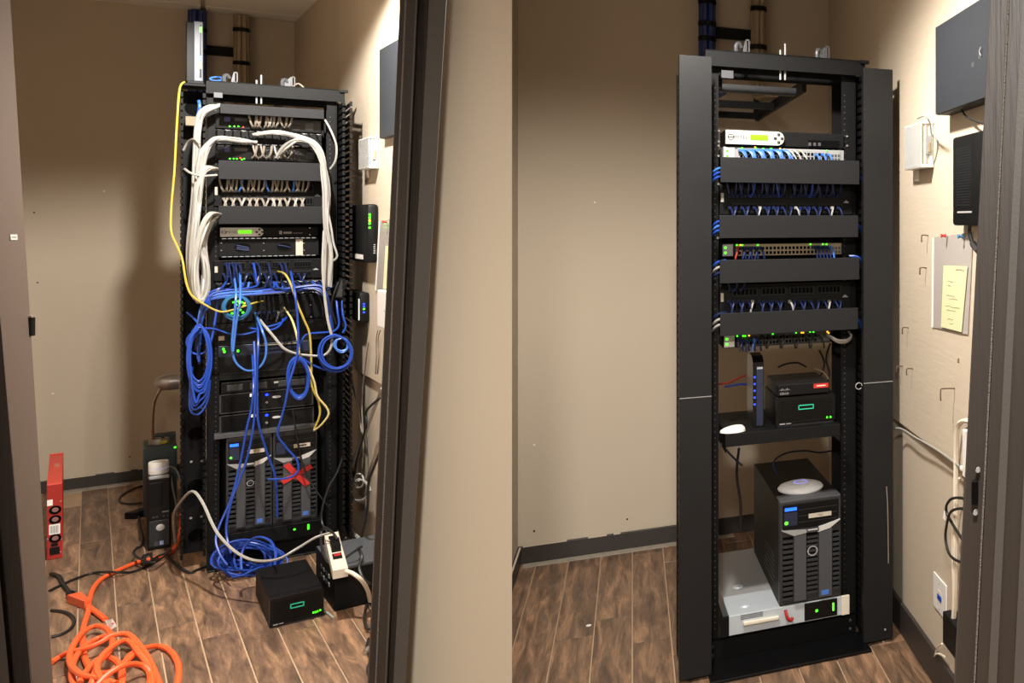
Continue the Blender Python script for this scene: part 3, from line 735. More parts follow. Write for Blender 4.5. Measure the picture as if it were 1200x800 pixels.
def appliance(F, r, xs, lcd, label, fullface, small):
    """1U phone appliance with a silver face, a green screen and a four-way button"""
    t, u0, u1, z0, z1 = unit('phone_appliance', label, 'appliance', F, r, -0.012, 0.17, M_BLK)
    h = z1 - z0; f0, f1 = F.loc(xs[0], r[2] + 5, -0.03)[0], F.loc(xs[1], r[2] + 5, -0.03)[0]
    rr = h * 0.42
    poly = [(f0, z0 + h * .04), (f1 - rr, z0 + h * .04)] + [(f1 - rr + rr * math.cos(a * math.pi / 12), z0 + h * .5 + h * .46 * math.sin(a * math.pi / 12)) for a in range(-5, 6)] + [(f1 - rr, z1 - h * .04), (f0, z1 - h * .04)]
    face = t.part('silver_face', MB().prism(poly, -0.030, -0.011), M_SILVER)
    l0, l1 = F.loc(lcd[0], r[2] + 5, -0.031)[0], F.loc(lcd[1], r[2] + 5, -0.031)[0]
    t.part('screen', MB().box(l0, l1, -0.0325, -0.030, z0 + h * .36, z0 + h * .70), M_LCDG, parent=face)
    s = (f1 - f0)
    cu, cz = f0 + s * 0.905, z0 + h * .5
    for dx, dz_ in ((-1, 0), (1, 0), (0, 1), (0, -1)):
        t.part('button', MB().box(cu + dx * h * .22 - h * .09, cu + dx * h * .22 + h * .09, -0.0325, -0.03, cz + dz_ * h * .26 - h * .09, cz + dz_ * h * .26 + h * .09, 0.0005), M_INK, parent=face)
    # round emblem and name
    mb = MB(); q = h * .2
    ring = [(f0 + s * .085 + q * math.cos(a * math.pi / 8), cz + q * math.sin(a * math.pi / 8)) for a in range(16)]
    for a in range(16):
        p, n = ring[a], ring[(a + 1) % 16]
        mb.add([(p[0], -0.0305, p[1]), (n[0], -0.0305, n[1]), (f0 + s * .085 + (n[0] - f0 - s * .085) * .75, -0.0305, cz + (n[1] - cz) * .75), (f0 + s * .085 + (p[0] - f0 - s * .085) * .75, -0.0305, cz + (p[1] - cz) * .75)], [(0, 1, 2, 3)])
    mb.box(f0 + s * .085 - q, f0 + s * .085 + q, -0.0308, -0.0302, cz - q * .14, cz + q * .14)
    t.part('emblem', mb, M_INK, parent=face)
    t.part('lettering', text_mb('MITEL', f0 + s * .135, -0.0306, cz - h * .12, h * .34), M_INK, parent=face)
    return t, u0, u1, z0, z1
apA, u0, u1, z0, z1 = appliance(RA, (257, 378, 266, 277.5, 266, 277), (258, 311), (280, 296.5), 'rack appliance with silver face and green screen amid the messy cables', True, None)
h = z1 - z0
bar(apA, 'badge', u1 - 0.145, u1 - 0.135, z0 + h * .25, z0 + h * .6, -0.012, M_INKL); bar(apA, 'print_line', u1 - 0.13, u1 - 0.10, z0 + h * .3, z0 + h * .5, -0.012, M_INKL); bar(apA, 'print_line', u1 - 0.095, u1 - 0.06, z0 + h * .3, z0 + h * .42, -0.012, M_MGREY)
screws(apA, RA, -0.012, ((367.5, 267), (367.5, 275)), 0.004)
# two-unit manager panel with round openings
t, u0, u1, z0, z1 = unit('pass_through_manager', 'black panel with two oval openings showing blue cable behind', 'cable manager', RA, (256, 378, 279, 300.5, 279, 300), -0.012, 0.02, M_BLK)
for (x, y) in ((285.5, 289.5), (336, 289)):
    P = RA.p(x, y, -0.012)
    for nm, prof, m in (('opening', [(0.030, 0), (0.030, -0.003), (0.026, -0.003), (0.026, 0.0)], M_BLKG), ('opening_dark', [(0.026, -0.001), (0.026, -0.0022)], M_HOLE)):
        o = t.part(nm, MB().lathe(prof, (0, 0, 0), 'y', 24), m); o.location = (P[0] - t.org[0], P[1] - t.org[1], P[2] - t.org[2]); o.scale = (1, 1, 0.72)
    for k in range(3 if x < 300 else 1):
        t.part('cable_glimpse', MB().tube([(P[0] - 0.022, -0.016, P[2] + 0.008 - k * 0.008), (P[0], -0.017, P[2] + 0.003 - k * 0.008), (P[0] + 0.022, -0.016, P[2] - 0.004 - k * 0.006)], 0.0028, 5, 3), M_CBD, sm=True)
screws(t, RA, -0.012, ((259.5, 285), (259.5, 293.5), (311, 285), (311, 293.5), (360, 285), (360, 293)), 0.004)
a0, a1, q0, q1 = RA.rect(350, 358.5, 280, 299, d=-0.012); t.part('white_tape', MB().box(a0, a1, -0.015, -0.012, q0, q1), M_LABEL)
mb = MB(); n = 17
for k in range(n):
    for z in (z1 - 0.001, z0 + 0.001):
        a = u0 + 0.012 + k * (u1 - u0 - 0.02) / n; mb.tube([(a, -0.03, z), (a + 0.006, -0.034, z + 0.001), (a + 0.014, -0.03, z)], 0.0022, 4, 2)
t.part('lace_bar', mb, M_LGREY, kind='stuff', sm=True)
patch_panel(RA, (250, 381, 304, 328, 304, 327), 'black patch panel with scattered blue cords below the oval openings')
ring_manager(RA, (252, 384, 329, 345, 329, 344), 'finger cable manager overflowing with blue cables in mid rack', 15)
t, u0, u1, z0, z1 = unit('network_switch', 'network switch with bright green lights glowing through a teal cable coil', 'network switch', RA, (252, 382, 347, 377, 346, 374), -0.012, 0.16, M_BLK)
t.part('port_field', port_field(u0 + 0.20, u1 - 0.10, z0 + 0.012, z0 + 0.05, 16, 2, -0.012), M_DGREY, kind='stuff')
dots(t, 'indicator', RA, -0.013, [(274, 354), (279, 353), (284, 354), (276, 361), (282, 363), (286, 358), (272, 367), (279, 369), (285, 366), (277, 357)], M_LEDG, 0.008, 0.008)
dots(t, 'indicator', RA, -0.013, [(287, 355), (275, 371)], M_LEDA, 0.008, 0.008)
screws(t, RA, -0.012, ((366, 357), (366, 371)), 0.004)
t, u0, u1, z0, z1 = unit('network_switch', 'slim navy-faced switch with two green lights below the cable tangle', 'network switch', RA, (256, 366, 403, 416, 401, 413), -0.012, 0.16, M_NAVY)
h = z1 - z0
t.part('port_field', port_field(u0 + 0.14, u1 - 0.05, z0 + h * .15, z0 + h * .8, 20, 2, -0.012), M_HOLE, kind='stuff'); bar(t, 'port_trim', u0 + 0.14, u1 - 0.05, z0 + h * .80, z0 + h * .86, -0.012, M_BTAN)
dots(t, 'indicator', RA, -0.013, ((262, 409), (263, 412), (279, 411)), M_LEDG, 0.007, 0.010)
a0, a1, q0, q1 = RA.rect(256, 263, 394, 399, d=-0.012); t.part('ear_label', MB().box(a0, a1, -0.015, -0.010, q0, q1), M_LABEL)
t, u0, u1, z0, z1 = unit('rack_server', 'deep black rack server with plain face under the slim switch', 'server', RA, (257, 366, 416, 444, 413, 439), -0.010, 0.2, M_BLK2)
bar(t, 'face_groove', u0 + 0.01, u1 - 0.01, z0 + 0.03, z0 + 0.032, -0.010, M_DGREY)
t, u0, u1, z0, z1 = unit('rack_server', 'thin black server with drive slots just above the blue-lit units', 'server', RA, (259, 366, 446, 459, 442, 454), -0.012, 0.2, M_BLKG)
h = z1 - z0
for (a, b) in ((0.02, 0.075), (0.10, 0.16), (0.20, 0.30)): bar(t, 'drive_bay', u0 + a, u0 + b, z0 + h * .2, z0 + h * .75, -0.012, M_DGREY, c=0.001)
bar(t, 'badge', u0 + 0.185, u0 + 0.205, z0 + h * .55, z0 + h * .72, -0.012, M_INKL)
for i, (r, lb) in enumerate((((257, 366, 460, 482, 455, 477), 'upper of two black servers with blue light and oval badge'), ((257, 366, 484, 506, 479, 500), 'lower of two black servers with blue light and oval badge'))):
    t, u0, u1, z0, z1 = unit('storage_server', lb, 'server', RA, r, -0.02, 0.2, M_BLK2, group=None)
    h = z1 - z0
    t.part('front_frame', MB().box(u0, u1, -0.026, -0.018, z1 - 0.004, z1).box(u0, u0 + 0.006, -0.026, -0.018, z0, z1).box(u1 - 0.006, u1, -0.026, -0.018, z0, z1).box(u0, u1, -0.026, -0.018, z0, z0 + 0.004), M_DGREY)
    bar(t, 'label', u0 + 0.105, u0 + 0.135, z0 + h * .76, z0 + h * .92, -0.022, M_WHITE)
    mb = MB()
    for k in range(9): mb.box(u0 + 0.012, u0 + 0.10, -0.0215, -0.019, z0 + h * (0.1 + k * 0.085), z0 + h * (0.1 + k * 0.085) + h * 0.035)
    t.part('vent_slots', mb, M_HOLE, kind='stuff')
    P = (u0 + 0.165, z0 + h * .78)
    t.part('blue_light', MB().lathe([(0.006, 0), (0.005, -0.004)], (P[0], -0.022, P[1]), 'y', 10), M_LEDB)
    t.part('key_lock', MB().lathe([(0.005, 0), (0.005, -0.004)], (P[0], -0.022, z0 + h * .38), 'y', 10), M_LGREY)
    o = t.part('oval_badge', MB().lathe([(0.016, 0), (0.014, -0.003)], (0, 0, 0), 'y', 18), M_SILVER); o.location = (u0 + 0.20 - t.org[0], -0.022 - t.org[1], z0 + h * .62 - t.org[2]); o.scale = (1, 1, 0.38)
u0, u1, z0, z1 = RA.rect(251, 369, 507, 512, 499, 504, d=-0.06)
t = Thing('rack_shelf', 'grey metal shelf under the two blue-lit servers in the messy rack', 'shelf', RA, (0.5 * (u0 + u1), 0, z0))
t.part('shelf_deck', MB().box(u0, u1, -0.06, 0.15, z0, z1, 0.001), M_MGREY)

# ---- tower servers
def tower(name, F, u0, u1, z0, z1, d0, depth, label, word, lit=True, base=0.17):
    t = Thing(name, label, 'server', F, (0.5 * (u0 + u1), d0 + depth / 2, z0))
    w, h = u1 - u0, z1 - z0
    U = lambda k: u0 + w * k
    Z = lambda k: z0 + h * k
    t.part('case', MB().box(u0, u1, d0 + 0.03, d0 + depth, z0, z1 - 0.004, 0.003), M_BLK)
    t.part('bezel', MB().box(u0, u1, d0 + 0.004, d0 + 0.032, z0, z1, 0.004), M_DGREY)
    t.part('top_cap', MB().box(u0 + 0.002, u1 - 0.002, d0 + 0.002, d0 + 0.09, z1 - 0.002, z1 + 0.004, 0.002), M_MGREY)
    dpn = t.part('drive_panel', MB().box(U(.05), U(.95), d0 - 0.001, d0 + 0.006, Z(.73), Z(.975), 0.002), M_BLKG)
    mb = MB()
    for k in (.79, .85, .91): mb.box(U(.30), U(.93), d0 - 0.002, d0, Z(k), Z(k) + 0.0015)
    t.part('drive_lines', mb, M_DGREY, kind='stuff', parent=dpn)
    t.part('screen', MB().box(U(.08), U(.27), d0 - 0.003, d0, Z(.915), Z(.945)), M_LCDB if lit else M_BLKG, parent=dpn)
    t.part('control_panel', MB().box(U(.07), U(.28), d0 - 0.0018, d0, Z(.77), Z(.90)), M_NAVY, parent=dpn)
    if lit: t.part('power_light', MB().lathe([(w * .03, 0), (w * .025, -0.003)], (U(.105), d0 - 0.001, Z(.80)), 'y', 10), M_LEDG, parent=dpn)
    t.part('label', MB().box(U(.46), U(.83), d0 - 0.0025, d0, Z(.82), Z(.862)), M_LABEL, parent=dpn)
    if not word: t.part('print_smudge', MB().box(U(.54), U(.75), d0 - 0.003, d0 - 0.002, Z(.834), Z(.848)), M_INK, parent=dpn)
    else: t.part('lettering', text_mb(word, U(.645), d0 - 0.0028, Z(.832), h * .028, align='CENTER'), M_INK, parent=dpn)
    # silver wings meeting in a shallow V
    t.part('silver_wing', MB().prism([(U(.03), Z(.735)), (U(.42), Z(.712)), (U(.42), Z(.69)), (U(.22), Z(.675))], d0 - 0.012, d0 + 0.004), M_LGREY)
    t.part('silver_wing', MB().prism([(U(.97), Z(.775)), (U(.62), Z(.725)), (U(.60), Z(.68)), (U(.80), Z(.705))], d0 - 0.012, d0 + 0.004), M_SILVER)
    t.part('badge_plate', MB().box(U(.42), U(.62), d0 - 0.012, d0 + 0.004, Z(.69), Z(.722)), M_MGREY)
    t.part('lettering', MB().box(U(.44), U(.60), d0 - 0.0125, d0 - 0.012, Z(.71), Z(.717)), M_WHITE)
    for a, b in ((.22, .42), (.62, .84)):
        t.part('bezel_pillar', MB().box(U(a), U(b), d0 - 0.010, d0 + 0.006, Z(.03), Z(.70), 0.003), M_MGREY)
    for (a, b, lo, hi, nm) in ((.05, .21, .05, .66, 12), (.43, .61, .08, .67, 13), (.85, .96, .08, .66, 12)):
        mb = MB()
        for k in range(nm):
            q = lo + (hi - lo) * k / nm
            mb.hexa([(U(a), d0 - 0.004, Z(q)), (U(b), d0 - 0.004, Z(q)), (U(b), d0 + 0.006, Z(q) + h * .01), (U(a), d0 + 0.006, Z(q) + h * .01),
                     (U(a), d0 - 0.004, Z(q) + h * .022), (U(b), d0 - 0.004, Z(q) + h * .022), (U(b), d0 + 0.006, Z(q) + h * .03), (U(a), d0 + 0.006, Z(q) + h * .03)])
        t.part('vent_slats', mb, M_DGREY, kind='stuff')
        t.part('vent_recess', MB().box(U(a), U(b), d0 + 0.002, d0 + 0.005, Z(lo), Z(hi)), M_HOLE)
    q = w * .085; mb = MB()
    for k in range(20):
        a, b = k * math.pi / 10, (k + 1) * math.pi / 10
        mb.add([(U(.52) + q * math.cos(a), d0 - 0.006, Z(.50) + q * math.sin(a)), (U(.52) + q * math.cos(b), d0 - 0.006, Z(.50) + q * math.sin(b)),
                (U(.52) + .75 * q * math.cos(b), d0 - 0.006, Z(.50) + .75 * q * math.sin(b)), (U(.52) + .75 * q * math.cos(a), d0 - 0.006, Z(.50) + .75 * q * math.sin(a))], [(0, 1, 2, 3)])
    t.part('round_emblem', mb, M_LGREY)
    t.part('sticker', MB().box(U(.66), U(.78), d0 - 0.0115, d0 - 0.0095, Z(.055), Z(.10)), mat('blue_sticker', (70, 110, 190), 0.4))
    return t
def dell_bezel(F, r, d0, depth, label, leds, lit):
    t, u0, u1, z0, z1 = unit('rack_server', label, 'server', F, r, d0, depth, M_BLK2)
    return t, u0, u1, z0, z1
tr, u0, u1, z0, z1 = unit('rack_server', 'low black server with green lights beneath the two tower servers', 'server', RA, (264, 373, 622, 642, 607, 629), -0.05, 0.2, M_BLK)
h = z1 - z0
tr.part('front_bezel', MB().box(u0 + 0.01, u1 - 0.13, -0.058, -0.048, z0 + h * .1, z1 - h * .1, 0.002), M_BLK2)
tr.part('status_panel', MB().box(u1 - 0.12, u1 - 0.01, -0.056, -0.048, z0 + h * .12, z1 - h * .12, 0.002), M_BLKG)
dots(tr, 'power_light', RA, -0.057, ((341, 620),), M_LEDG, 0.007, 0.007); dots(tr, 'status_light', RA, -0.057, ((356.5, 617),), M_LEDG, 0.006, 0.024)
zt1 = 0.5 * (RA.loc(290, 510, -0.05)[1] + RA.loc(343, 505, -0.05)[1]) - 0.006
ua, ub, uc = RA.loc(264.5, 560, -0.05)[0], RA.loc(317.5, 560, -0.05)[0], RA.loc(368.5, 560, -0.05)[0]
twL = tower('tower_server', RA, ua, ub - 0.001, z1, zt1, -0.05, 0.2, 'tower server with lit blue screen beside the one crossed with tape', 'FILE')
twR = tower('tower_server', RA, ub + 0.001, uc, z1, zt1, -0.05, 0.2, 'tower server marked with a red tape cross in the messy rack', '', lit=False)
# red tape cross
X0, Zx = 0.0, 0.0
for (pa, pb) in (((333, 544), (357, 568)), ((362, 546), (328, 565))):
    a = Vector(RA.p(pa[0], pa[1], -0.066)); b = Vector(RA.p(pb[0], pb[1], -0.066)); s = (b - a).normalized(); n = Vector((-s.z, 0, s.x)) * 0.0115
    twR.part('red_tape', MB().hexa([tuple(a - n), tuple(b - n), tuple(b - n + Vector((0, .002, 0))), tuple(a - n + Vector((0, .002, 0))), tuple(a + n), tuple(b + n), tuple(b + n + Vector((0, .002, 0))), tuple(a + n + Vector((0, .002, 0)))]), M_REDT, 'red tape strip')

# ---- tidy rack, from the top down
apB, u0, u1, z0, z1 = appliance(RB, (843, 990, 153, 170.5, 156, 173), (843.5, 916), (874, 896), 'rack appliance with silver face and green screen at the top of the tidy rack', True, None)
h = z1 - z0
a0, a1, q0, q1 = RB.rect(946, 984, 164, 172, d=-0.012); apB.part('slot_recess', MB().box(a0, a1, -0.0135, -0.010, q0, q1), M_HOLE)
for x in (948, 954, 960): P = RB.p(x, 169, -0.014); apB.part('jack', MB().box(P[0] - 0.006, P[0] + 0.004, -0.016, -0.012, P[2] - 0.006, P[2] + 0.006), M_MGREY)
screws(rackB, RB, -0.001, ((835, 153.5), (835, 166), (835, 171), (835, 183), (994, 160), (994, 171), (836, 216), (837, 279)))
def switch_B(r, label, blk=M_LGREY, body=M_BLK, ports=None, leds=(), amber=(), white=True):
    t, u0, u1, z0, z1 = unit('network_switch', label, 'network switch', RB, r, -0.012, 0.16, body)
    h = z1 - z0
    s0 = u0 + 0.003
    sbk = t.part('status_block', MB().box(s0, s0 + 0.036, -0.016, -0.010, z0 + h * .05, z1 - h * .05, 0.001), M_SILVER if white else M_LGREY)
    for q in (.30, .68): t.part('indicator', MB().box(s0 + 0.006, s0 + 0.013, -0.018, -0.015, z0 + h * (q - .07), z0 + h * (q + .07)), M_LEDG, parent=sbk)
    pbk = t.part('port_bank', MB().box(s0 + 0.045, u1 - 0.012, -0.015, -0.010, z0 + h * .06, z1 - h * .06, 0.001), blk)
    t.part('port_field', port_field(s0 + 0.052, u1 - 0.06, z0 + h * .10, z0 + h * .78, 24, 2, -0.015, fill=0.66), M_HOLE, kind='stuff', parent=pbk)
    t.part('port_field', port_field(u1 - 0.05, u1 - 0.014, z0 + h * .10, z0 + h * .70, 3, 2, -0.015, fill=0.66), M_MGREY, kind='stuff', parent=pbk)
    dots(t, 'indicator', RB, -0.016, leds, M_LEDG, 0.005, 0.005); dots(t, 'indicator', RB, -0.016, amber, M_LEDA, 0.005, 0.005)
    return t, u0, u1, z0, z1
sB1 = switch_B((841, 990, 172, 188, 176, 190), 'pale grey switch crowded with blue cords below the tidy rack appliance', M_LGREY, M_LGREY, leds=((864, 173.5), (881, 173.5), (890, 174), (900, 174), (969, 176.5)), amber=((880, 172.5), (911, 174), (916, 175)))
sB2 = switch_B((842, 990, 284.5, 300.5, 284, 299), 'grey switch with beige ports between the second and third cover plates', M_BTAN, M_BLK, leds=((860, 287), (867, 287), (885.5, 287), (949, 286), (964, 286), (968.5, 286)), amber=((864.5, 287),), white=False)
sB3 = switch_B((846.5, 976, 391, 406.5, 387, 402), 'lowest switch with green and amber lights under the fourth cover plate', M_DGREY, M_BLK, leds=((863, 393.5), (870, 393.5), (872.5, 393.5), (905, 391), (932.5, 389.5), (949, 388.5), (953, 388.5)), amber=((877, 393), (939, 389.5), (941, 389.5), (969.5, 388.5), (971, 390)), white=True)
patch_panel(RB, (838, 1000, 217, 252, 218, 251), 'black patch panel with navy cords below the first cover plate')
patch_panel(RB, (841, 998, 332, 367, 331, 362), 'black patch panel with navy cords above the fourth cover plate')
for r, lb in (((838, 1009, 184, 213.5, 188, 216), 'first and highest wide black cover plate of the tidy rack'),
              ((838.5, 1007, 252.5, 280, 252, 277), 'second wide black cover plate from the top of the tidy rack'),
              ((840.5, 1008, 305, 332, 301.5, 327.5), 'third wide black cover plate from the top of the tidy rack'),
              ((842.5, 1006, 367.5, 394.5, 360.5, 385), 'fourth and lowest wide black cover plate of the tidy rack')):
    cover_plate(RB, r, -0.10, lb)
# shelf and what stands on it
u0, u1, z0, z1 = RB.rect(852, 984, 509, 524, 496, 510, d=-0.10)
zsh = z1
t = Thing('rack_shelf', 'black shelf carrying the modem, router and small server in the tidy rack', 'shelf', RB, (0.5 * (u0 + u1), 0, z0))
t.part('shelf_deck', MB().box(u0, u1, -0.10, 0.30, z1 - 0.004, z1), M_BLK); t.part('front_lip', MB().box(u0, u1, -0.102, -0.098, z0, z1, 0.001), M_BLK2)
t.part('side_lip', MB().box(u0, u0 + 0.003, -0.10, 0.2, z0 - 0.02, z1), M_BLK); t.part('side_lip', MB().box(u1 - 0.003, u1, -0.10, 0.2, z0 - 0.02, z1), M_BLK)
# modem
d0 = -0.03
a, b = RB.loc(883, 470, d0)[0], RB.loc(895.5, 470, d0)[0]; zt = RB.loc(886, 418, d0)[1]
t = Thing('modem', 'upright black modem with a column of blue lights on the rack shelf', 'modem', RB, (0.5 * (a + b), d0 + 0.07, zsh))
prof = [(-0.0, zsh), (0.15, zsh), (0.15, zt - 0.012), (0.10, zt + 0.004), (0.03, zt), (0.0, zt - 0.02)]
mb = MB(); n = len(prof)
mb.add([(a, d0 + y, z) for y, z in prof] + [(b, d0 + y, z) for y, z in prof], [tuple(range(n)), tuple(range(2 * n - 1, n - 1, -1))] + [(i, (i + 1) % n, (i + 1) % n + n, i + n) for i in range(n)])
t.part('case', mb, M_BLKG)
t.part('face_strip', MB().box(a + 0.012, b - 0.002, d0 - 0.003, d0, zsh + 0.005, zt - 0.035, 0.001), M_NAVY)
t.part('name_strip', MB().box(a + 0.014, b - 0.004, d0 - 0.004, d0 - 0.002, zt - 0.045, zt - 0.038), M_INKL)
for y in (442, 450, 458, 466, 474):
    P = RB.p(881.5, y, d0); t.part('indicator', MB().box(a + 0.003, a + 0.009, d0 - 0.002, d0, P[2] - 0.003, P[2] + 0.003), M_LEDB)
# small server and router stacked
def microserver(F, u0, u1, z0, z1, d0, depth, label, leds):
    t = Thing('small_server', label, 'server', F, (0.5 * (u0 + u1), d0 + depth / 2, z0))
    w, h = u1 - u0, z1 - z0
    t.part('case', MB().box(u0, u1, d0 + 0.012, d0 + depth, z0 + 0.004, z1, 0.004), M_BLK)
    t.part('top_lid', MB().box(u0 + 0.001, u1 - 0.001, d0 + 0.05, d0 + depth - 0.002, z1 - 0.001, z1 + 0.003, 0.001), M_BLK)
    fd = t.part('front_door', MB().prism([(u0, z0 + 0.006), (u0 + w * .25, z0 + 0.006), (u0 + w * .3, z0 + h * .10), (u1, z0 + h * .10), (u1, z1 - h * .06), (u1 - w * .04, z1), (u0 + w * .04, z1), (u0, z1 - h * .06)], d0, d0 + 0.014), M_BLKG)
    mb = MB()
    for i in range(26):
        for j in range(10):
            x = u0 + w * (0.05 + 0.9 * (i + 0.5 * (j % 2)) / 26); z = z0 + h * (0.2 + 0.07 * j); mb.box(x, x + w * .018, d0 - 0.0008, d0 + 0.001, z, z + h * .035)
    t.part('front_mesh', mb, M_HOLE, kind='stuff', parent=fd)
    mb = MB(); x0, x1, q0, q1 = u0 + w * .37, u0 + w * .63, z0 + h * .54, z0 + h * .70; e = h * .03
    mb.box(x0, x1, d0 - 0.003, d0, q0, q0 + e).box(x0, x1, d0 - 0.003, d0, q1 - e, q1).box(x0, x0 + e, d0 - 0.003, d0, q0, q1).box(x1 - e, x1, d0 - 0.003, d0, q0, q1)
    t.part('green_logo', mb, M_HPE, 'hollow green rectangle logo', parent=fd)
    for k, q in leds: t.part('indicator', MB().box(u0 + w * k - 0.0022, u0 + w * k + 0.0022, d0 - 0.003, d0, z0 + h * q - 0.003, z0 + h * q + 0.003), M_LEDG, parent=fd)
    t.part('print_line', MB().box(u0 + w * .06, u0 + w * .15, d0 - 0.001, d0, z0 + h * .085, z0 + h * .12).box(u0 + w * .17, u0 + w * .25, d0 - 0.001, d0, z0 + h * .09, z0 + h * .115), M_INKL, parent=fd)
    t.part('base_foot', MB().box(u0 + 0.005, u1 - 0.005, d0 + 0.006, d0 + depth - 0.01, z0, z0 + 0.007), M_DGREY)
    return t
d0 = -0.07
a, b = RB.loc(910, 480, d0)[0], RB.loc(978.5, 480, d0)[0]; zt = 0.5 * (RB.loc(911, 466, d0)[1] + RB.loc(978, 461, d0)[1])
microserver(RB, a, b, zsh, zt, d0, 0.26, 'small black server with hollow green logo on the rack shelf', ((.86, .2), (.92, .2)))
rt = Thing('router', 'flat black router with a red label stacked on the small server', 'router', RB, (0.5 * (a + b), d0 + 0.1, zt + 0.004))
zr = 0.5 * (RB.loc(912, 451, d0)[1] + RB.loc(972, 446, d0)[1])
rt.part('case', MB().box(a + 0.004, b - 0.022, d0, d0 + 0.24, zt + 0.004, zr, 0.004), M_BLK2)
rt.part('front_panel', MB().box(a + 0.006, b - 0.024, d0 - 0.003, d0 + 0.002, zt + 0.008, zr - 0.003, 0.001), M_BLK)
w = b - a
rt.part('red_label', MB().box(b - 0.024 - w * .26, b - 0.026, d0 - 0.0045, d0 - 0.002, zr - 0.022, zr - 0.006), M_REDT, 'red label with faint print')
rt.part('print_line', MB().box(b - 0.024 - w * .21, b - 0.026 - w * .05, d0 - 0.005, d0 - 0.0044, zr - 0.016, zr - 0.012), M_CREAM)
rt.part('lettering', text_mb('cisco', a + w * .06, d0 - 0.0035, zt + 0.011, 0.016), M_INKL)
mb = MB()
for k, q in enumerate((.3, .6, 1, .6, .3, .6, 1, .6, .3)): mb.box(a + w * .06 + k * 0.0042, a + w * .06 + k * 0.0042 + 0.0016, d0 - 0.0036, d0 - 0.003, zt + 0.026, zt + 0.026 + 0.008 * q)
rt.part('bar_logo', mb, M_INKL)
# white mouse-shaped device
P = RB.p(860, 494, -0.06)
mb = MB(); prof = [(0.0, .020), (.010, .0195), (.019, .016), (.024, .009), (.025, 0.0)]
mb.lathe([(r, h_) for r, h_ in reversed(prof)], (0, 0, 0), 'z', 20)
o = one('computer_mouse', MB().add([(P[0] + v[0] * 1.75, -0.06 + v[1] * 1.3, zsh + v[2] * (1 + v[0] * 14)) for v in mb.v], mb.f), M_WHITE, RB, 'small white mouse lying on the rack shelf beside the modem', 'mouse', sm=True)
# silver chassis and tower at the bottom
u0, u1, z0, z1 = RB.rect(861, 985, 723, 746.5, 697, 719, d=-0.045)
u1 = min(u1, B2 - 0.006)
t = Thing('open_server_chassis', 'bare silver server chassis lying under the tower in the tidy rack', 'server', RB, (0.5 * (u0 + u1), 0.1, z0))
dd = 0.64
t.part('chassis', MB().box(u0, u1, -0.045, dd, z0, z1 - 0.002, 0.001), M_GALV)
t.part('lid', MB().box(u0 + 0.001, u1 - 0.001, -0.043, 0.14, z1 - 0.002, z1, 0.0006), M_GALV)
t.part('lid', MB().box(u0 + 0.001, u1 - 0.001, 0.143, dd, z1 - 0.002, z1 + 0.0015, 0.0006), M_LGREY)
for q in (0.03, 0.22): t.part('lid_dimple', MB().lathe([(0.022, 0), (0.018, 0.005), (0.0, 0.006)], (u0 + 0.065, q, z1 - 0.001), 'z', 18), M_GALV, sm=True)
mb = MB(); w = u1 - u0; h = z1 - z0
for i in range(24):
    for j in range(3): mb.box(u0 + w * (.10 + .008 * i), u0 + w * (.10 + .008 * i) + 0.002, -0.0458, -0.044, z1 - h * (.12 + .09 * j), z1 - h * (.12 + .09 * j) + h * .05)
t.part('vent_holes', mb, M_HOLE, kind='stuff')
t.part('handle_bar', MB().box(u0 + w * .12, u0 + w * .43, -0.058, -0.044, z0 + h * .42, z0 + h * .60, 0.003), M_CREAM, 'cream plastic bar')
t.part('red_latch', MB().tube([(u0 + w * .49, -0.046, z1 - h * .2), (u0 + w * .50, -0.06, z1 - h * .5), (u0 + w * .53, -0.06, z1 - h * .7), (u0 + w * .55, -0.05, z1 - h * .65)], 0.006, 6), M_CR, 'red latch', sm=True)
t.part('status_panel', MB().box(u0 + w * .66, u0 + w * .96, -0.050, -0.044, z0 + h * .06, z1 - h * .04, 0.002), M_BLKG)
for (k, q, ww, hh) in ((.76, .5, .007, .008), (.915, .55, .006, .028)): t.part('indicator', MB().box(u0 + w * k, u0 + w * k + ww, -0.053, -0.049, z0 + h * q - hh / 2, z0 + h * q + hh / 2), M_LEDG)
t.part('mounting_ear', MB().box(u0 - 0.03, u0, -0.05, -0.04, z0, z1, 0.001), M_BLK); t.part('mounting_ear', MB().box(u1, u1 + 0.03, -0.05, -0.04, z0, z1, 0.001), M_CREAM)
t.part('rail', MB().box(u0 - 0.002, u1, 0.02, dd, z0 - 0.012, z0, 0.001), M_BLK)
a, b = RB.loc(916, 640, -0.05)[0], RB.loc(985.5, 640, -0.05)[0]; ztw = 0.5 * (RB.loc(916, 588, -0.05)[1] + RB.loc(985, 582, -0.05)[1])
twB = tower('tower_server', RB, a, b, z1 + 0.002, ztw, -0.05, 0.64, 'tower server with a white disc on top, standing in the tidy rack', 'FILE')
mb = MB()
for k in range(6): mb.box(a - 0.002, a + 0.001, 0.06, 0.27, z1 + 0.05 + k * 0.02, z1 + 0.055 + k * 0.02)
twB.part('side_ribs', mb, M_DGREY)
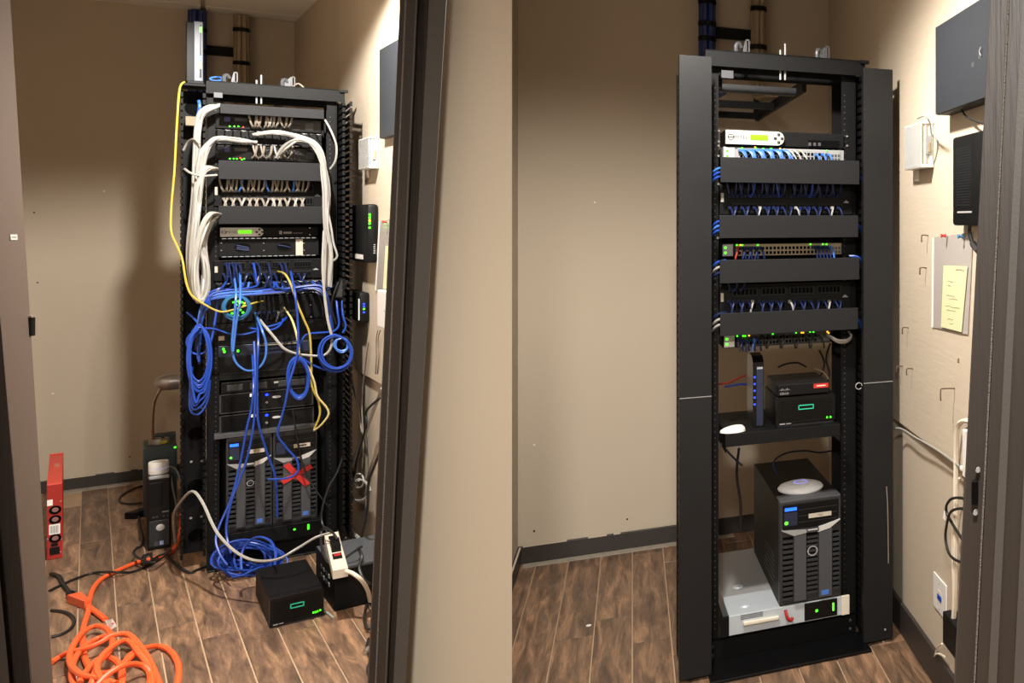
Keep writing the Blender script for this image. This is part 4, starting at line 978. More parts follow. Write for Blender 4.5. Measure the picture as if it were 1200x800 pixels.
# wireless access point
P = RB.p(939, 562, 0.0)
u_, z_ = RB.loc(939, 572, 0.03)
c = (0.5 * (a + b) - 0.010, 0.10, ztw + 0.004)
t = Thing('wireless_access_point', 'round white wireless access point lying on the tower server', 'access point', RB, c)
t.part('dome', MB().lathe([(0.083, 0), (0.085, 0.006), (0.078, 0.014), (0.055, 0.022), (0.03, 0.025), (0.0, 0.026)], c, 'z', 40), mat('bright_white', (245, 244, 242), 0.35), sm=True)
mb = MB(); q = 0.026
for k in range(24):
    x0_, x1_ = k * math.pi / 12, (k + 1) * math.pi / 12
    mb.add([(c[0] + q * f * math.cos(g), c[1] + q * f * math.sin(g), c[2] + 0.0262) for g, f in ((x0_, 1), (x1_, 1), (x1_, .8), (x0_, .8))], [(0, 1, 2, 3)])
t.part('light_ring', mb, mat('violet_glow', (150, 150, 255), 0.4, emit=0.5))

t, u0, u1, z0, z1 = unit('gap_shade_sheet', 'plain black blanking panel behind the hanging blue cables', 'shade sheet', RA, (253, 384, 377, 402, 374, 400), -0.006, 0.01, M_BLK2)  # no real unit: added black sheet stands for the dark of an open gap

# ------------------------------------------------------------------ short patch cords, one object each
def cord_mesh(pts, r, m, boot=True):
    mb = MB().tube(pts, r, 5, 3)
    if boot: mb.box(pts[0][0] - 0.005, pts[0][0] + 0.005, pts[0][1] - 0.014, pts[0][1], pts[0][2] - 0.005, pts[0][2] + 0.005)
    return mesh_of(mb, 'patch_cable', m, True)
def patch_cords(F, xs, y, d, shapes, m, label, group, r=0.0035, name='patch_cable', alt=None):
    """one cord per px in xs; shapes: offsets (du, dd, dz) from the port"""
    ms = [cord_mesh([(0, 0, 0)] + list(sh), r, m) for sh in shapes]
    ma = [cord_mesh([(0, 0, 0)] + list(sh), r, alt) for sh in shapes] if alt else ms
    for i, x in enumerate(xs):
        yy = y(x) if callable(y) else y
        P = F.p(x, yy, d)
        odd = bool(alt) and i % 7 == 5
        me = (ma if odd else ms)[(i * 5 + 3) % len(ms)]
        o = bpy.data.objects.new(name, me); COL.objects.link(o); o.matrix_world = F.mat @ Matrix.Translation(P)
        l, g = label, group
        if odd:                                            # the occasional cord of another colour
            nm = {'white_cable': 'white', 'light_blue_cable': 'light blue', 'blue_cable': 'brighter blue'}[alt.name]
            l, g = [re.sub('dark blue|grey|pale|navy|dark|blue', nm, v, count=1) for v in (label, group)]
        tagit(o, l, 'cable', g)
def spread(*segs):
    out = []
    for a, b, n in segs: out += [a + (b - a) * k / max(1, n - 1) for k in range(n)]
    return out
UP = [[(0, -0.025, 0), (-0.008, -0.04, 0.02), (-0.014, -0.04, 0.055)], [(0, -0.025, 0), (0.008, -0.04, 0.02), (0.012, -0.04, 0.055)], [(0, -0.025, 0), (0.002, -0.042, 0.025), (0.004, -0.04, 0.055)]]
DN = [[(0, -0.025, 0), (-0.006, -0.04, -0.015), (-0.012, -0.04, -0.04)], [(0, -0.025, 0), (0.006, -0.04, -0.015), (0.010, -0.04, -0.04)]]
SL = [[(0, -0.02, 0), (0.012, -0.035, -0.014), (0.030, -0.04, -0.05)], [(0, -0.02, 0), (0.016, -0.035, -0.012), (0.026, -0.04, -0.045)], [(0, -0.02, 0), (0.006, -0.035, -0.014), (0.010, -0.04, -0.045)]]
patch_cords(RA, spread((262, 281, 6), (288, 309, 6), (318, 337, 6), (344, 363, 6)), lambda x: 224, -0.014, UP, M_CG, 'short grey cord in the upper row of the grey-corded patch panel', 'grey cords, upper row', 0.0042, alt=M_CBL)
patch_cords(RA, spread((262, 281, 5), (288, 309, 6), (318, 337, 6), (344, 361, 5)), lambda x: 233, -0.014, DN, M_CG, 'short grey cord in the lower row of the grey-corded patch panel', 'grey cords, lower row', 0.0042, alt=M_CW)
patch_cords(RA, spread((299, 308, 4), (315, 328, 5), (337, 344, 3)), lambda x: 149, -0.014, UP, M_CG, 'short pale cord plugged into the topmost switch of the messy rack', 'pale cords in the topmost switch', 0.0042, alt=M_CW)
patch_cords(RA, spread((299, 318, 5), (330, 344, 4)), lambda x: 185, -0.014, UP[:2], M_CG, 'short pale cord plugged into the second switch of the messy rack', 'pale cords in the second switch', 0.0042, alt=M_CW)
LONGD = [[(0, -0.03, 0), (0.004, -0.05, -0.03), (0.010, -0.055, -0.085)], [(0, -0.03, 0), (0.008, -0.05, -0.025), (0.004, -0.055, -0.085)]]
patch_cords(RA, [264, 268, 272, 276, 280, 298, 303, 316, 330, 336], lambda x: 309, -0.014, LONGD, M_CBD, 'short dark blue cord hanging from the scattered-cord patch panel', 'blue cords of the scattered-cord panel', 0.0040, alt=M_CB)
patch_cords(RA, [262, 269, 276, 291, 297, 306, 311, 318, 323, 345, 352, 360], lambda x: 321, -0.014, DN, M_CBD, 'stubby blue cord in the lower row of the scattered-cord patch panel', 'stubby blue cords, lower row', 0.0040, alt=M_CW)
patch_cords(RA, [298, 304, 310, 316, 322, 328, 334], lambda x: 366, -0.014, DN, M_CBD, 'short dark cord in the switch behind the teal coil', 'dark cords in the glowing switch', 0.0035, alt=M_CW)
patch_cords(RB, spread((861, 917, 16)), lambda x: 176.5, -0.016, SL, M_CBL, 'bright blue cord crowded into the pale switch of the tidy rack', 'bright blue cords in the pale switch', 0.0040)
patch_cords(RB, [922, 928, 935], lambda x: 177.5, -0.016, SL[:1], M_CW, 'white cord beside the blue cords in the pale switch', 'white cords in the pale switch', 0.0032)
patch_cords(RB, [955, 963, 970], lambda x: 181.5, -0.016, SL[2:], M_CBL, 'blue cord near the far end of the pale switch', 'three blue cords at the far end of the pale switch', 0.0040)
patch_cords(RB, spread((850, 880, 7), (887, 914, 7), (925, 952, 7), (960, 982, 5)), lambda x: 230, -0.014, UP, M_CBD, 'navy cord in the upper row of the first patch panel of the tidy rack', 'navy cords, first panel, upper row', 0.0036, alt=M_CB)
patch_cords(RB, spread((850, 880, 5), (887, 914, 6), (925, 952, 6), (960, 982, 4)), lambda x: 243.5, -0.014, DN, M_CBD, 'navy cord in the lower row of the first patch panel of the tidy rack', 'navy cords, first panel, lower row', 0.0036, alt=M_CW)
patch_cords(RB, spread((866, 888, 7)), lambda x: 290, -0.016, DN, M_CBD, 'navy cord at the near end of the beige-ported switch', 'navy cords, near end of the beige-ported switch', 0.0036)
patch_cords(RB, spread((952, 972, 6)), lambda x: 289, -0.016, SL[2:], M_CBD, 'navy cord at the far end of the beige-ported switch', 'navy cords, far end of the beige-ported switch', 0.0036, alt=M_CBL)
patch_cords(RB, [861], lambda x: 290, -0.016, DN[:1], M_CR, 'single red cord in the beige-ported switch', None, 0.0036)
patch_cords(RB, [853, 859, 866], lambda x: 339.5, -0.014, UP, M_CBD, 'navy cord in the upper row of the second patch panel of the tidy rack', 'navy cords, second panel, upper row', 0.0036)
patch_cords(RB, spread((852, 880, 6), (888, 914, 6), (924, 948, 5), (958, 984, 5)), lambda x: 353, -0.014, DN, M_CBD, 'navy cord in the lower row of the second patch panel of the tidy rack', 'navy cords, second panel, lower row', 0.0036, alt=M_CW)
patch_cords(RB, spread((865, 886, 7)), lambda x: 397, -0.016, DN, M_CBD, 'blue cord in the lowest switch of the tidy rack', 'blue cords in the lowest switch', 0.0034, alt=M_CBL)
patch_cords(RB, spread((892, 960, 9)), lambda x: 394, -0.016, DN, M_CK, 'black cord in the lowest switch of the tidy rack', 'black cords in the lowest switch', 0.0034)

# cords looping out of the plate ends of the tidy rack
for i, (y0, y1, ms) in enumerate(((196, 211, (M_CBL, M_CB, M_CB)), (258, 274, (M_CB, M_CBL, M_CB)), (305, 325, (M_CB, M_CW, M_CBD)), (366, 386, (M_CBD, M_CW, M_CW)))):
    xo = (826, 828, 830, 832)[i]
    where = ('first', 'second', 'third', 'fourth')[i]
    for k, m in enumerate(ms):
        y = y0 + (y1 - y0) * k / 3
        cable('patch_cable', RB, [(xo + 17, y, -0.06), (xo + 8, y + 2, -0.085), (xo + 2, y + 7, -0.06), (xo - 3, y + 12, 0.0), (xo - 6, y + 26, 0.03)], 0.005, m,
              ('upper', 'middle', 'lower')[k] + ' cord looping into the duct from the near end of the ' + where + ' plate')
for i, (x, y) in enumerate(((1010, 205), (1008, 262), (1008, 300), (1006, 372))):
    cable('patch_cable', RB, [(x - 12, y, -0.07), (x - 2, y + 1, -0.08), (x + 3, y + 8, -0.06), (x + 4, y + 20, 0.0)], 0.005, M_CB, 'blue cord at the wall-side end of the ' + ('first', 'second', 'third', 'fourth')[i] + ' plate')
for k in range(3):
    cable('patch_cable', RB, [(968, 391 + k, -0.02), (974, 394 + k, -0.05), (982, 398 + k * 1.5, -0.06), (992, 398 + k * 1.5, -0.06), (998, 393 + k, -0.04), (994, 388, -0.02)], 0.0035, M_CG if k else M_CW, ('top', 'middle', 'bottom')[k] + ' pale cord drooping from the end of the lowest switch')

# ------------------------------------------------------------------ the cable tangle of the messy rack
def jit(pts, a, dd=0.0, seed=0):
    rnd = random.Random(seed)
    ox, oy = rnd.uniform(-a, a), rnd.uniform(-a, a) * 0.6
    return [(p[0] + ox + rnd.uniform(-a, a) * .45, p[1] + oy * .5 + rnd.uniform(-a, a) * .45, p[2] + rnd.uniform(-dd, dd)) for p in pts]
wl = 'white cables bundled down the duct of the messy rack'
paths = [([(260, 124, -.06), (248, 125, -.10), (236, 131, -.12), (230, 148, -.11), (228, 180, -.10), (225, 230, -.09), (222, 290, -.09), (224, 330, -.10), (231, 350, -.11), (239, 347, -.11), (241, 320, -.11), (238, 285, -.12), (245, 258, -.12), (258, 250, -.07)], 7, 3.2,
          'white cables dropping together from the narrow top plate'),
         ([(300, 166, -.05), (280, 164, -.07), (258, 161, -.10), (244, 167, -.12), (235, 185, -.12), (231, 220, -.11), (226, 270, -.11), (224, 315, -.11), (230, 345, -.12), (237, 352, -.12), (240, 330, -.12), (238, 300, -.12)], 9, 3.6,
          'white cables sweeping from the upper finger manager down the duct'),
         ([(258, 200, -.06), (246, 197, -.10), (238, 203, -.12), (233, 222, -.12), (229, 260, -.12), (226, 310, -.12), (231, 342, -.13), (238, 345, -.12), (241, 322, -.11)], 8, 3.4,
          'white cables gathered into the duct beside the second plate'),
         ([(258, 252, -.06), (248, 250, -.11), (240, 260, -.13), (234, 280, -.13), (228, 310, -.13), (229, 340, -.13), (235, 353, -.13), (241, 340, -.12), (241, 315, -.11), (236, 290, -.11)], 9, 3.4,
          'white cables curving out beside the third plate in a drooping loop')]
BN = [-1]
def bundle(F, lb, plist, r, ms):
    BN[0] = (BN[0] + 1) % 4
    P0 = F.p(*plist[0][len(plist[0]) // 2])
    t = Thing('cable_bundle', lb, 'cable bundle', F, P0)
    for k, p in enumerate(plist):
        t.part('cable', MB().tube([F.p(q[0], q[1], q[2] - (0.022 * BN[0] if q[2] < -0.085 else 0)) for q in p], r, 6, 4), ms[k % len(ms)], sm=True)
for i, (p, n, a, lb) in enumerate(paths):
    bundle(RA, lb, [jit(p, a, .014, 100 * i + k) for k in range(n)], 0.0056, [M_CW])
rp = [([(302, 158, -.05), (325, 155, -.07), (350, 158, -.09), (372, 165, -.11), (383, 178, -.12), (388, 205, -.12), (389, 250, -.11), (388, 295, -.11), (386, 330, -.11), (387, 345, -.10)], 9, 2.6, 'white cables running from the upper switch down the wall-side post'),
      ([(330, 184, -.04), (340, 172, -.08), (356, 164, -.10), (373, 168, -.11), (384, 186, -.12), (390, 220, -.11), (388, 262, -.11), (391, 300, -.11), (388, 335, -.11)], 8, 2.8, 'white cables arching over the second switch to the wall-side post')]
for i, (p, n, a, lb) in enumerate(rp):
    bundle(RA, lb, [jit(p, a, .012, 900 + 100 * i + k) for k in range(n)], 0.0054, [M_CW])
cable('network_cable', RA, [(389, 139, -.06), (393, 144, -.10), (400, 158, -.12), (404, 172, -.12), (402, 188, -.11), (395, 198, -.09)], 0.0045, M_CW, 'lone white cable bowing out over the wall-side duct')
cable('network_cable', RA, [(388, 236, -.12), (394, 268, -.13), (396, 285, -.13), (400, 300, -.13), (394, 306, -.12)], 0.0045, M_CW, 'short white loop hanging off the wall-side post')
cable('network_cable', RA, [(212, 176, -.05), (218, 166, -.08), (226, 163, -.11), (232, 168, -.12)], 0.0045, M_CW, 'thin white loop arching at the edge of the finger duct')
cable('network_cable', RA, [(214, 198, -.08), (222, 203, -.12), (236, 206, -.14), (254, 205, -.11)], 0.0050, M_CW, 'thin white cable crossing the bundle below the second switch')
# yellow
cable('network_cable', RA, [(212, 96, -.05), (207, 101, -.08), (205, 115, -.10), (203, 150, -.10), (201, 200, -.10), (198, 240, -.10), (198, 270, -.11), (205, 287, -.12), (212, 303, -.13), (217, 330, -.15), (224, 346, -.16), (240, 357, -.17), (254, 364, -.17), (264, 365, -.17), (280, 361, -.16), (298, 355, -.14), (309, 353, -.05)], 0.0040, M_CY, 'long yellow cable winding down past the duct and across the rack')
cable('network_cable', RA, [(328, 318, -.03), (336, 321, -.10), (343, 333, -.14), (350, 355, -.15), (358, 375, -.15), (364, 392, -.15), (365, 426, -.15), (365, 452, -.15), (372, 470, -.15), (373, 486, -.15), (366, 503, -.14)], 0.0042, M_CY, 'yellow cable hanging straight in front of the black servers')
cable('network_cable', RA, [(334, 360, -.04), (344, 376, -.12), (350, 400, -.15), (352, 416, -.16), (362, 432, -.16), (368, 448, -.16), (371, 464, -.16), (381, 477, -.16), (383, 486, -.16), (374, 498, -.15), (366, 504, -.13)], 0.0042, mat('pale_yellow_cable', (196, 182, 118), 0.45), 'pale yellow cable kinking outward near the grey shelf')
cable('network_cable', RA, [(304, 373, -.04), (312, 383, -.12), (322, 395, -.15), (333, 408, -.16), (347, 414, -.16), (365, 416.5, -.16), (380, 416, -.16), (388, 408, -.16), (390, 395, -.16), (386, 375, -.15), (383, 345, -.14), (382, 310, -.13), (385, 270, -.12)], 0.0055, M_CW, 'white cable swagging from the glowing switch to the wall-side post')
# blue singles
bl = [([(275, 325, -.05), (277, 345, -.14), (274, 380, -.15), (272, 405, -.15), (276, 424, -.15), (289, 434, -.15), (303, 431, -.15), (311, 419, -.15), (312, 402, -.15), (307, 385, -.14), (300, 367, -.05)], 'blue cable hanging in a wide loop over the slim switch'),
      ([(282, 320, -.05), (282, 350, -.15), (278, 372, -.16), (275, 395, -.15), (273, 412, -.15)], 'blue cable dropping past the teal coil'),
      ([(302, 370, -.05), (303, 400, -.15), (301, 440, -.15), (301, 475, -.15), (302.5, 498, -.15), (312, 532, -.13), (320, 556, -.12), (322, 580, -.11), (322, 606, -.10)], 'blue cable running down between the two tower servers'),
      ([(296, 415, -.06), (297, 450, -.14), (294, 480, -.15), (289, 500, -.15), (280, 547, -.14), (270, 585, -.15), (257.5, 615, -.17), (253, 633, -.20), (258, 650, -.25), (266, 662, -.30)], 'blue cable slanting over the lit tower down to the floor'),
      ([(298, 400, -.10), (299, 440, -.15), (297, 493, -.15), (289, 536, -.14), (280, 562, -.14), (271, 586, -.15), (265, 615, -.16), (266, 632, -.18), (270, 648, -.24)], 'second blue cable slanting over the lit tower to the floor pile'),
      ([(343, 318, -.05), (347, 340, -.14), (350, 370, -.15), (350, 405, -.15), (346, 425, -.15), (338, 450, -.16), (334, 470, -.16), (329, 489, -.15), (324, 509, -.14), (334, 525, -.13), (345, 538, -.13), (347, 550, -.13), (340, 558, -.13), (328, 561, -.12), (312, 561.5, -.10)], 'blue cable curving across the red tape cross'),
      ([(342, 366, -.05), (330, 378, -.13), (310, 384, -.15), (290, 391, -.15), (270, 391, -.15), (250, 385, -.16), (232, 386, -.17), (221, 394, -.17), (219, 404, -.17), (227, 414, -.17), (239, 413, -.17), (247, 400, -.16), (252, 375, -.15), (255, 352, -.13)], 'blue cable looping wide across the rack to the duct'),
      ([(219, 366, -.08), (228, 374, -.14), (237, 386, -.16)], 'short blue cable poking out of the finger duct'),
      ([(333, 372, -.05), (330, 380, -.12), (320, 386, -.14), (305, 386, -.14), (292, 384, -.12)], 'short blue cable slung under the glowing switch'),
      ([(397, 352, -.14), (398, 366, -.16), (399, 380, -.16), (392, 388, -.16), (372, 390, -.16), (360, 392, -.15), (353, 402, -.15), (352, 415, -.15), (362, 425, -.15), (380, 433, -.15), (394, 436, -.15)], 'blue cable swinging from the black adapter under the round coil'),
      ([(404, 352, -.14), (404, 368, -.16), (407, 382, -.16), (403, 390, -.16)], 'blue lead from the adapter down to the round coil')]
for i, (p, lb) in enumerate(bl): cable('network_cable', RA, p, 0.0043, M_CBL if i in (0, 1) else M_CB, lb)
def swept_left(k):
    x = 266 + 9.5 * k
    return jit([(x, 330 + (k % 3), -.06), (x - 6, 337 + (k % 4), -.10), (258 - k * .3, 338 + k * .9, -.13), (244, 345 + k * 1.1, -.14), (236, 360 + k, -.14), (233, 378 + k * 1.5, -.14), (231 + (k % 5), 400 + 2 * k, -.13)], 1.5, .008, 300 + k)
def swept_right(k):
    x = 318 + 7 * k
    return jit([(x, 329 + (k % 3), -.06), (x + 7, 338, -.10), (372, 333 + k, -.12), (382, 338 + k * 1.2, -.13), (387, 352 + k, -.13), (390, 375 + k * 2, -.12), (391, 392, -.12)], 1.5, .008, 400 + k)
bundle(RA, 'blue cables swept from the mid-rack manager into the finger duct', [swept_left(k) for k in range(14)], 0.0044, [M_CB, M_CBD, M_CB, M_CBL])
bundle(RA, 'blue cables swept from the mid-rack manager to the wall-side post', [swept_right(k) for k in range(10)], 0.0044, [M_CBD, M_CB, M_CBD])
def coil(F, cx, cy, rx, ry, turns, d, r, m, label, wob=0.12, tail=(), seed=1, dd=0.015):
    rnd = random.Random(seed); pts = []
    for k in range(turns):
        fx, fy = 1 + rnd.uniform(-wob, wob), 1 + rnd.uniform(-wob, wob); ox, oy = rnd.uniform(-wob, wob) * rx * .5, rnd.uniform(-wob, wob) * ry * .5
        o = rnd.uniform(-dd, dd)
        for a in range(8):
            g = math.pi / 2 + 2 * math.pi * a / 8
            pts.append((cx + ox + rx * fx * math.cos(g), cy + oy - ry * fy * math.sin(g), d + o))
    pts += list(tail)
    return cable('cable_coil', F, pts, r, m, label, 'cable coil', sub=3)
coil(RA, 277, 360, 15.5, 13.5, 7, -.145, .0042, M_CT, 'teal cable coil ringed around the glowing green lights', .10, seed=3)
coil(RA, 233, 418, 12.5, 35, 9, -.15, .0043, M_CB, 'long oval blue coil hanging in front of the finger duct', .16, seed=4)
coil(RA, 394, 413, 18.5, 20.5, 9, -.17, .0043, M_CB, 'round blue coil hung beside the wall-side duct', .09, seed=5)
coil(RA, 401, 404, 8, 8, 2, -.175, .0050, M_CBL, 'tiny blue coil inside the round blue coil', .1, seed=15)
coil(RA, 349, 443, 11.5, 22, 9, -.17, .0043, M_CB, 'bunched blue coil hanging in front of the black servers', .15, seed=6)
for k in range(4):
    cable('network_cable', RA, [(225 - k * .6, 430, -.15), (223 + k, 455, -.15), (224 + k * 2, 472 + (3 - k) * 3, -.15), (234, 480 + (3 - k) * 1.5 - k * 6, -.15), (243 - k, 470 - k * 4, -.15), (246 - k, 445, -.15)], 0.0042, M_CB, 'blue loop dangling below the oval coil', group='blue loops below the oval coil')
cable('power_cable', RA, [(342, 480, -.12), (346, 510, -.12), (351, 540, -.12), (358, 560, -.12), (370, 580, -.13), (382, 596, -.13)], 0.0035, M_CK, 'thin black cord trailing across the taped tower server', 'cord')
cable('power_cable', RA, [(400, 330, -.16), (394, 345, -.17), (391, 360, -.16), (396, 380, -.15)], 0.0035, M_CK, 'black cord curling beside the wall-side blue cables', 'cord')
cable('power_cable', RA, [(399, 533, -.14), (390, 555, -.15), (381, 570, -.16), (373, 595, -.17), (372, 612, -.18), (378, 625, -.25), (382, 640, -.30)], 0.0045, M_CK, 'black cord dropping past the rack towards the power strip', 'cord')

# ------------------------------------------------------------------ things on the walls
def proj_u(W, u, d, ): 
    P = W.world(u, d); return XP + F * P.x / P.y
def wallbox(W, xw, xm, xl, yt, yb, off=0.0195):
    """box on a wall: its near end spans xw (at the wall) to xm (outer edge), its outer face runs back to xl; yt, yb seen at the near outer edge"""
    u1 = W.loc(xw, 0.5 * (yt + yb), -off)[0]
    lo, hi = off, 0.8
    for _ in range(50):
        mid = 0.5 * (lo + hi)
        if proj_u(W, u1, -mid) > xm: lo = mid
        else: hi = mid
    p = lo
    u0 = W.loc(xl, 0.5 * (yt + yb), -p)[0]
    zt, zb = W.loc(xm, yt, -p)[1], W.loc(xm, yb, -p)[1]
    return u0, u1, -p, -off, zb, zt

# wall cabinets
for W, args, lb in ((WB, (1190, 1168, 1096, -14, 110), 'large black steel box high on the wall beside the tidy rack'), (WA, (480, 472, 444.5, 42, 155), 'black steel box high on the wall beside the messy rack')):
    u0, u1, d0, d1, z0, z1 = wallbox(W, *args)
    t = Thing('wall_box', lb, 'wall cabinet', W, (0.5 * (u0 + u1), d1, z0))
    t.part('cabinet_body', MB().box(u0, u1, d0 + 0.004, d1, z0, z1, 0.003), M_BLK)
    t.part('cabinet_door', MB().box(u0 + 0.002, u1 - 0.002, d0, d0 + 0.005, z0 + 0.002, z1 - 0.002, 0.001), mat('slate_steel', (40, 43, 48), 0.5))
    if W is WB:
        k = W.p(1152, 60, d0); t.part('lock', MB().tube([(k[0] - 0.006, d0 - 0.004, k[2] + 0.012), (k[0] - 0.012, d0 - 0.006, k[2]), (k[0] - 0.006, d0 - 0.004, k[2] - 0.012)], 0.002, 5), M_LGREY, sm=True)
        for (x, y) in ((1140, 76), (1148, 66)): 
            k = W.p(x, y, d0); t.part('chalk_mark', MB().box(k[0] - 0.01, k[0] + 0.01, d0 - 0.0006, d0 + 0.001, k[2] - 0.007, k[2] + 0.007, 0.0005), M_MGREY)
        pts = [W.p(1127, 129, d0 + 0.03), W.p(1132, 136, d0 + 0.03), W.p(1142, 141, d0 + 0.02), W.p(1156, 146, d0 + 0.02), W.p(1172, 150, d0 + 0.02)]
        one('power_cable', MB().tube(pts, 0.0035, 6), M_CK, W, 'black lead hanging from under the large wall box', 'cord', sm=True)

# clear-cased white alarm sounders
for W, args, lb in ((WB, (1094, 1078, 1058, 142, 196), 'white clear-cased strobe unit on the wall above the pinned sleeve'), (WA, (443.5, 431, 419, 160, 197), 'white clear-cased strobe unit on the wall beside the messy rack')):
    u0, u1, d0, d1, z0, z1 = wallbox(W, *args)
    t = Thing('alarm_strobe', lb, 'alarm', W, (0.5 * (u0 + u1), d1, z0))
    h = z1 - z0; D = d1 - d0
    t.part('base', MB().box(u0, u1, d1 - D * .3, d1, z0, z1, 0.004), M_WHITE)
    t.part('lens_housing', MB().box(u0 + 0.004, u1 - 0.004, d0 + D * .25, d1 - D * .3, z0 + h * .04, z1 - h * .04, 0.004), M_CREAM)
    for k in range(3):
        a = d0 + D * (.08 + .3 * k); t.part('lens_rib', MB().box(u0 + 0.002, u1 + 0.001, a, a + D * .10, z0 + h * .02, z1 - h * .02, 0.002), M_CLEAR)
    t.part('strobe_window', MB().box(u1 - 0.004, u1 + 0.004, d0 + D * .4, d1 - D * .15, z0 + h * .28, z1 - h * .30, 0.002), M_LGREY)
    t.part('strobe_tube', MB().box(u1 + 0.003, u1 + 0.006, d0 + D * .55, d1 - D * .25, z0 + h * .33, z0 + h * .55, 0.001), M_BTAN)
    t.part('cap', MB().box(u0, u1 + 0.003, d0 + D * .1, d1, z1 - h * .05, z1, 0.003), M_WHITE); t.part('cap', MB().box(u0, u1 + 0.003, d0 + D * .1, d1, z0, z0 + h * .07, 0.003), M_WHITE)
    t.part('bracket', MB().box(u0 + 0.01, u0 + 0.05, d1 - 0.01, d1, z0 - h * .25, z0, 0.001), M_WHITE)
cable('signal_wire', WB, [(1075, 139, -.10), (1084, 136, -.11), (1090, 145, -.09), (1092, 158, -.04), (1098, 164, -.025), (1098, 178, -.02), (1094, 192, -.02)], 0.0025, M_CW, 'thin white wire arching over the strobe unit beside the tidy rack', 'wire')

# modems on the walls
u0, u1, d0, d1, z0, z1 = wallbox(WA, 443.5, 430.5, 408, 239, 308)
t = Thing('wall_modem', 'tall black wall modem with green lights beside the messy rack', 'modem', WA, (0.5 * (u0 + u1), d1, z0))
t.part('case', MB().box(u0, u1, d0, d1, z0, z1, 0.012), M_BLK2, sm=True)
h, D = z1 - z0, d1 - d0
for k, m in ((.82, M_LEDG), (.77, M_LEDG), (.72, M_LEDA), (.67, M_LEDG), (.60, M_LEDG)): t.part('indicator', MB().box(u1 - 0.002, u1 + 0.002, d0 + D * .12, d0 + D * .28, z0 + h * k - h * .018, z0 + h * k + h * .018), m)
for k in range(5): t.part('port_mark', MB().box(u1 - 0.001, u1 + 0.0012, d0 + D * .55, d0 + D * .72, z0 + h * (.16 + .035 * k), z0 + h * (.175 + .035 * k)), M_INKL)
a, b = WA.loc(415, 301, d0)[0], WA.loc(425.5, 302, d0)[0]
t.part('label', MB().box(a, b, d0 - 0.001, d0 + 0.002, z0 + h * .05, z0 + h * .13), M_WHITE)
u0, u1, d0, d1, z0, z1 = wallbox(WA, 433, 421, 405, 343, 378)
t = Thing('wall_modem', 'small black wall unit with blue lights and a white stripe', 'modem', WA, (0.5 * (u0 + u1), d1, z0))
t.part('case', MB().box(u0, u1, d0, d1, z0, z1, 0.008), M_BLK2, sm=True)
h, D = z1 - z0, d1 - d0
t.part('white_stripe', MB().box(u1 - 0.012, u1 - 0.004, d0 - 0.002, d0 + 0.004, z0 + h * .08, z0 + h * .80), M_WHITE)
t.part('side_window', MB().box(u0 + (u1 - u0) * .2, u0 + (u1 - u0) * .72, d0 - 0.001, d0 + 0.004, z0 + h * .15, z0 + h * .75), M_NAVY)
for k, m in ((.62, M_LEDB), (.54, M_LEDB), (.45, M_LEDG), (.34, M_LEDB)): t.part('indicator', MB().box(u1 - 0.002, u1 + 0.002, d0 + D * .35, d0 + D * .55, z0 + h * k - h * .025, z0 + h * k + h * .025), m)
u0, u1, d0, d1, z0, z1 = wallbox(WB, 1175, 1160, 1116, 150, 265)
t = Thing('wall_modem', 'black perforated modem on the wall above the pinned sleeve', 'modem', WB, (0.5 * (u0 + u1), d1, z0))
t.part('case', MB().box(u0, u1, d0, d1, z0, z1, 0.008), M_BLK2, sm=True)
mb = MB()
for i in range(12):
    for j in range(22): mb.box(u0 + (u1 - u0) * (.12 + .035 * i), u0 + (u1 - u0) * (.12 + .035 * i) + 0.003, d0 - 0.0006, d0 + 0.001, z0 + (z1 - z0) * (.22 + .03 * j), z0 + (z1 - z0) * (.22 + .03 * j) + 0.004)
t.part('grille_dots', mb, M_DGREY, kind='stuff')
t.part('print_line', MB().box(u0 + (u1 - u0) * .15, u0 + (u1 - u0) * .55, d0 - 0.001, d0 + 0.001, z0 + (z1 - z0) * .14, z0 + (z1 - z0) * .16), M_INKL)
one('power_cable', MB().tube([WB.p(1137, 262, -.05), WB.p(1136, 270, -.045), WB.p(1138, 280, -.04), WB.p(1141, 288, -.035), WB.p(1148, 294, -.03)], 0.006, 6).tube([WB.p(1140, 285, -.037), WB.p(1147, 294, -.032)], 0.011, 6, 1), M_CK, WB, 'black plug lead hanging under the perforated modem', 'cord', sm=True)
# black adapter clipped by the duct
a = RA.p(403, 326, -.18); b = RA.p(396, 350, -.18)
t = Thing('power_adapter', 'flat black adapter clipped beside the wall-side duct', 'adapter', RA, (0.5 * (a[0] + b[0]), -.18, b[2]))
t.part('case', MB().prism([(a[0] - 0.004, a[2]), (a[0] + 0.028, a[2] - 0.01), (b[0] + 0.028, b[2]), (b[0] - 0.002, b[2] + 0.006)], -.19, -.165), M_BLK)
t.part('face', MB().prism([(a[0] + 0.002, a[2] - 0.008), (a[0] + 0.022, a[2] - 0.014), (b[0] + 0.022, b[2] + 0.008), (b[0] + 0.003, b[2] + 0.012)], -.192, -.189), M_DGREY)

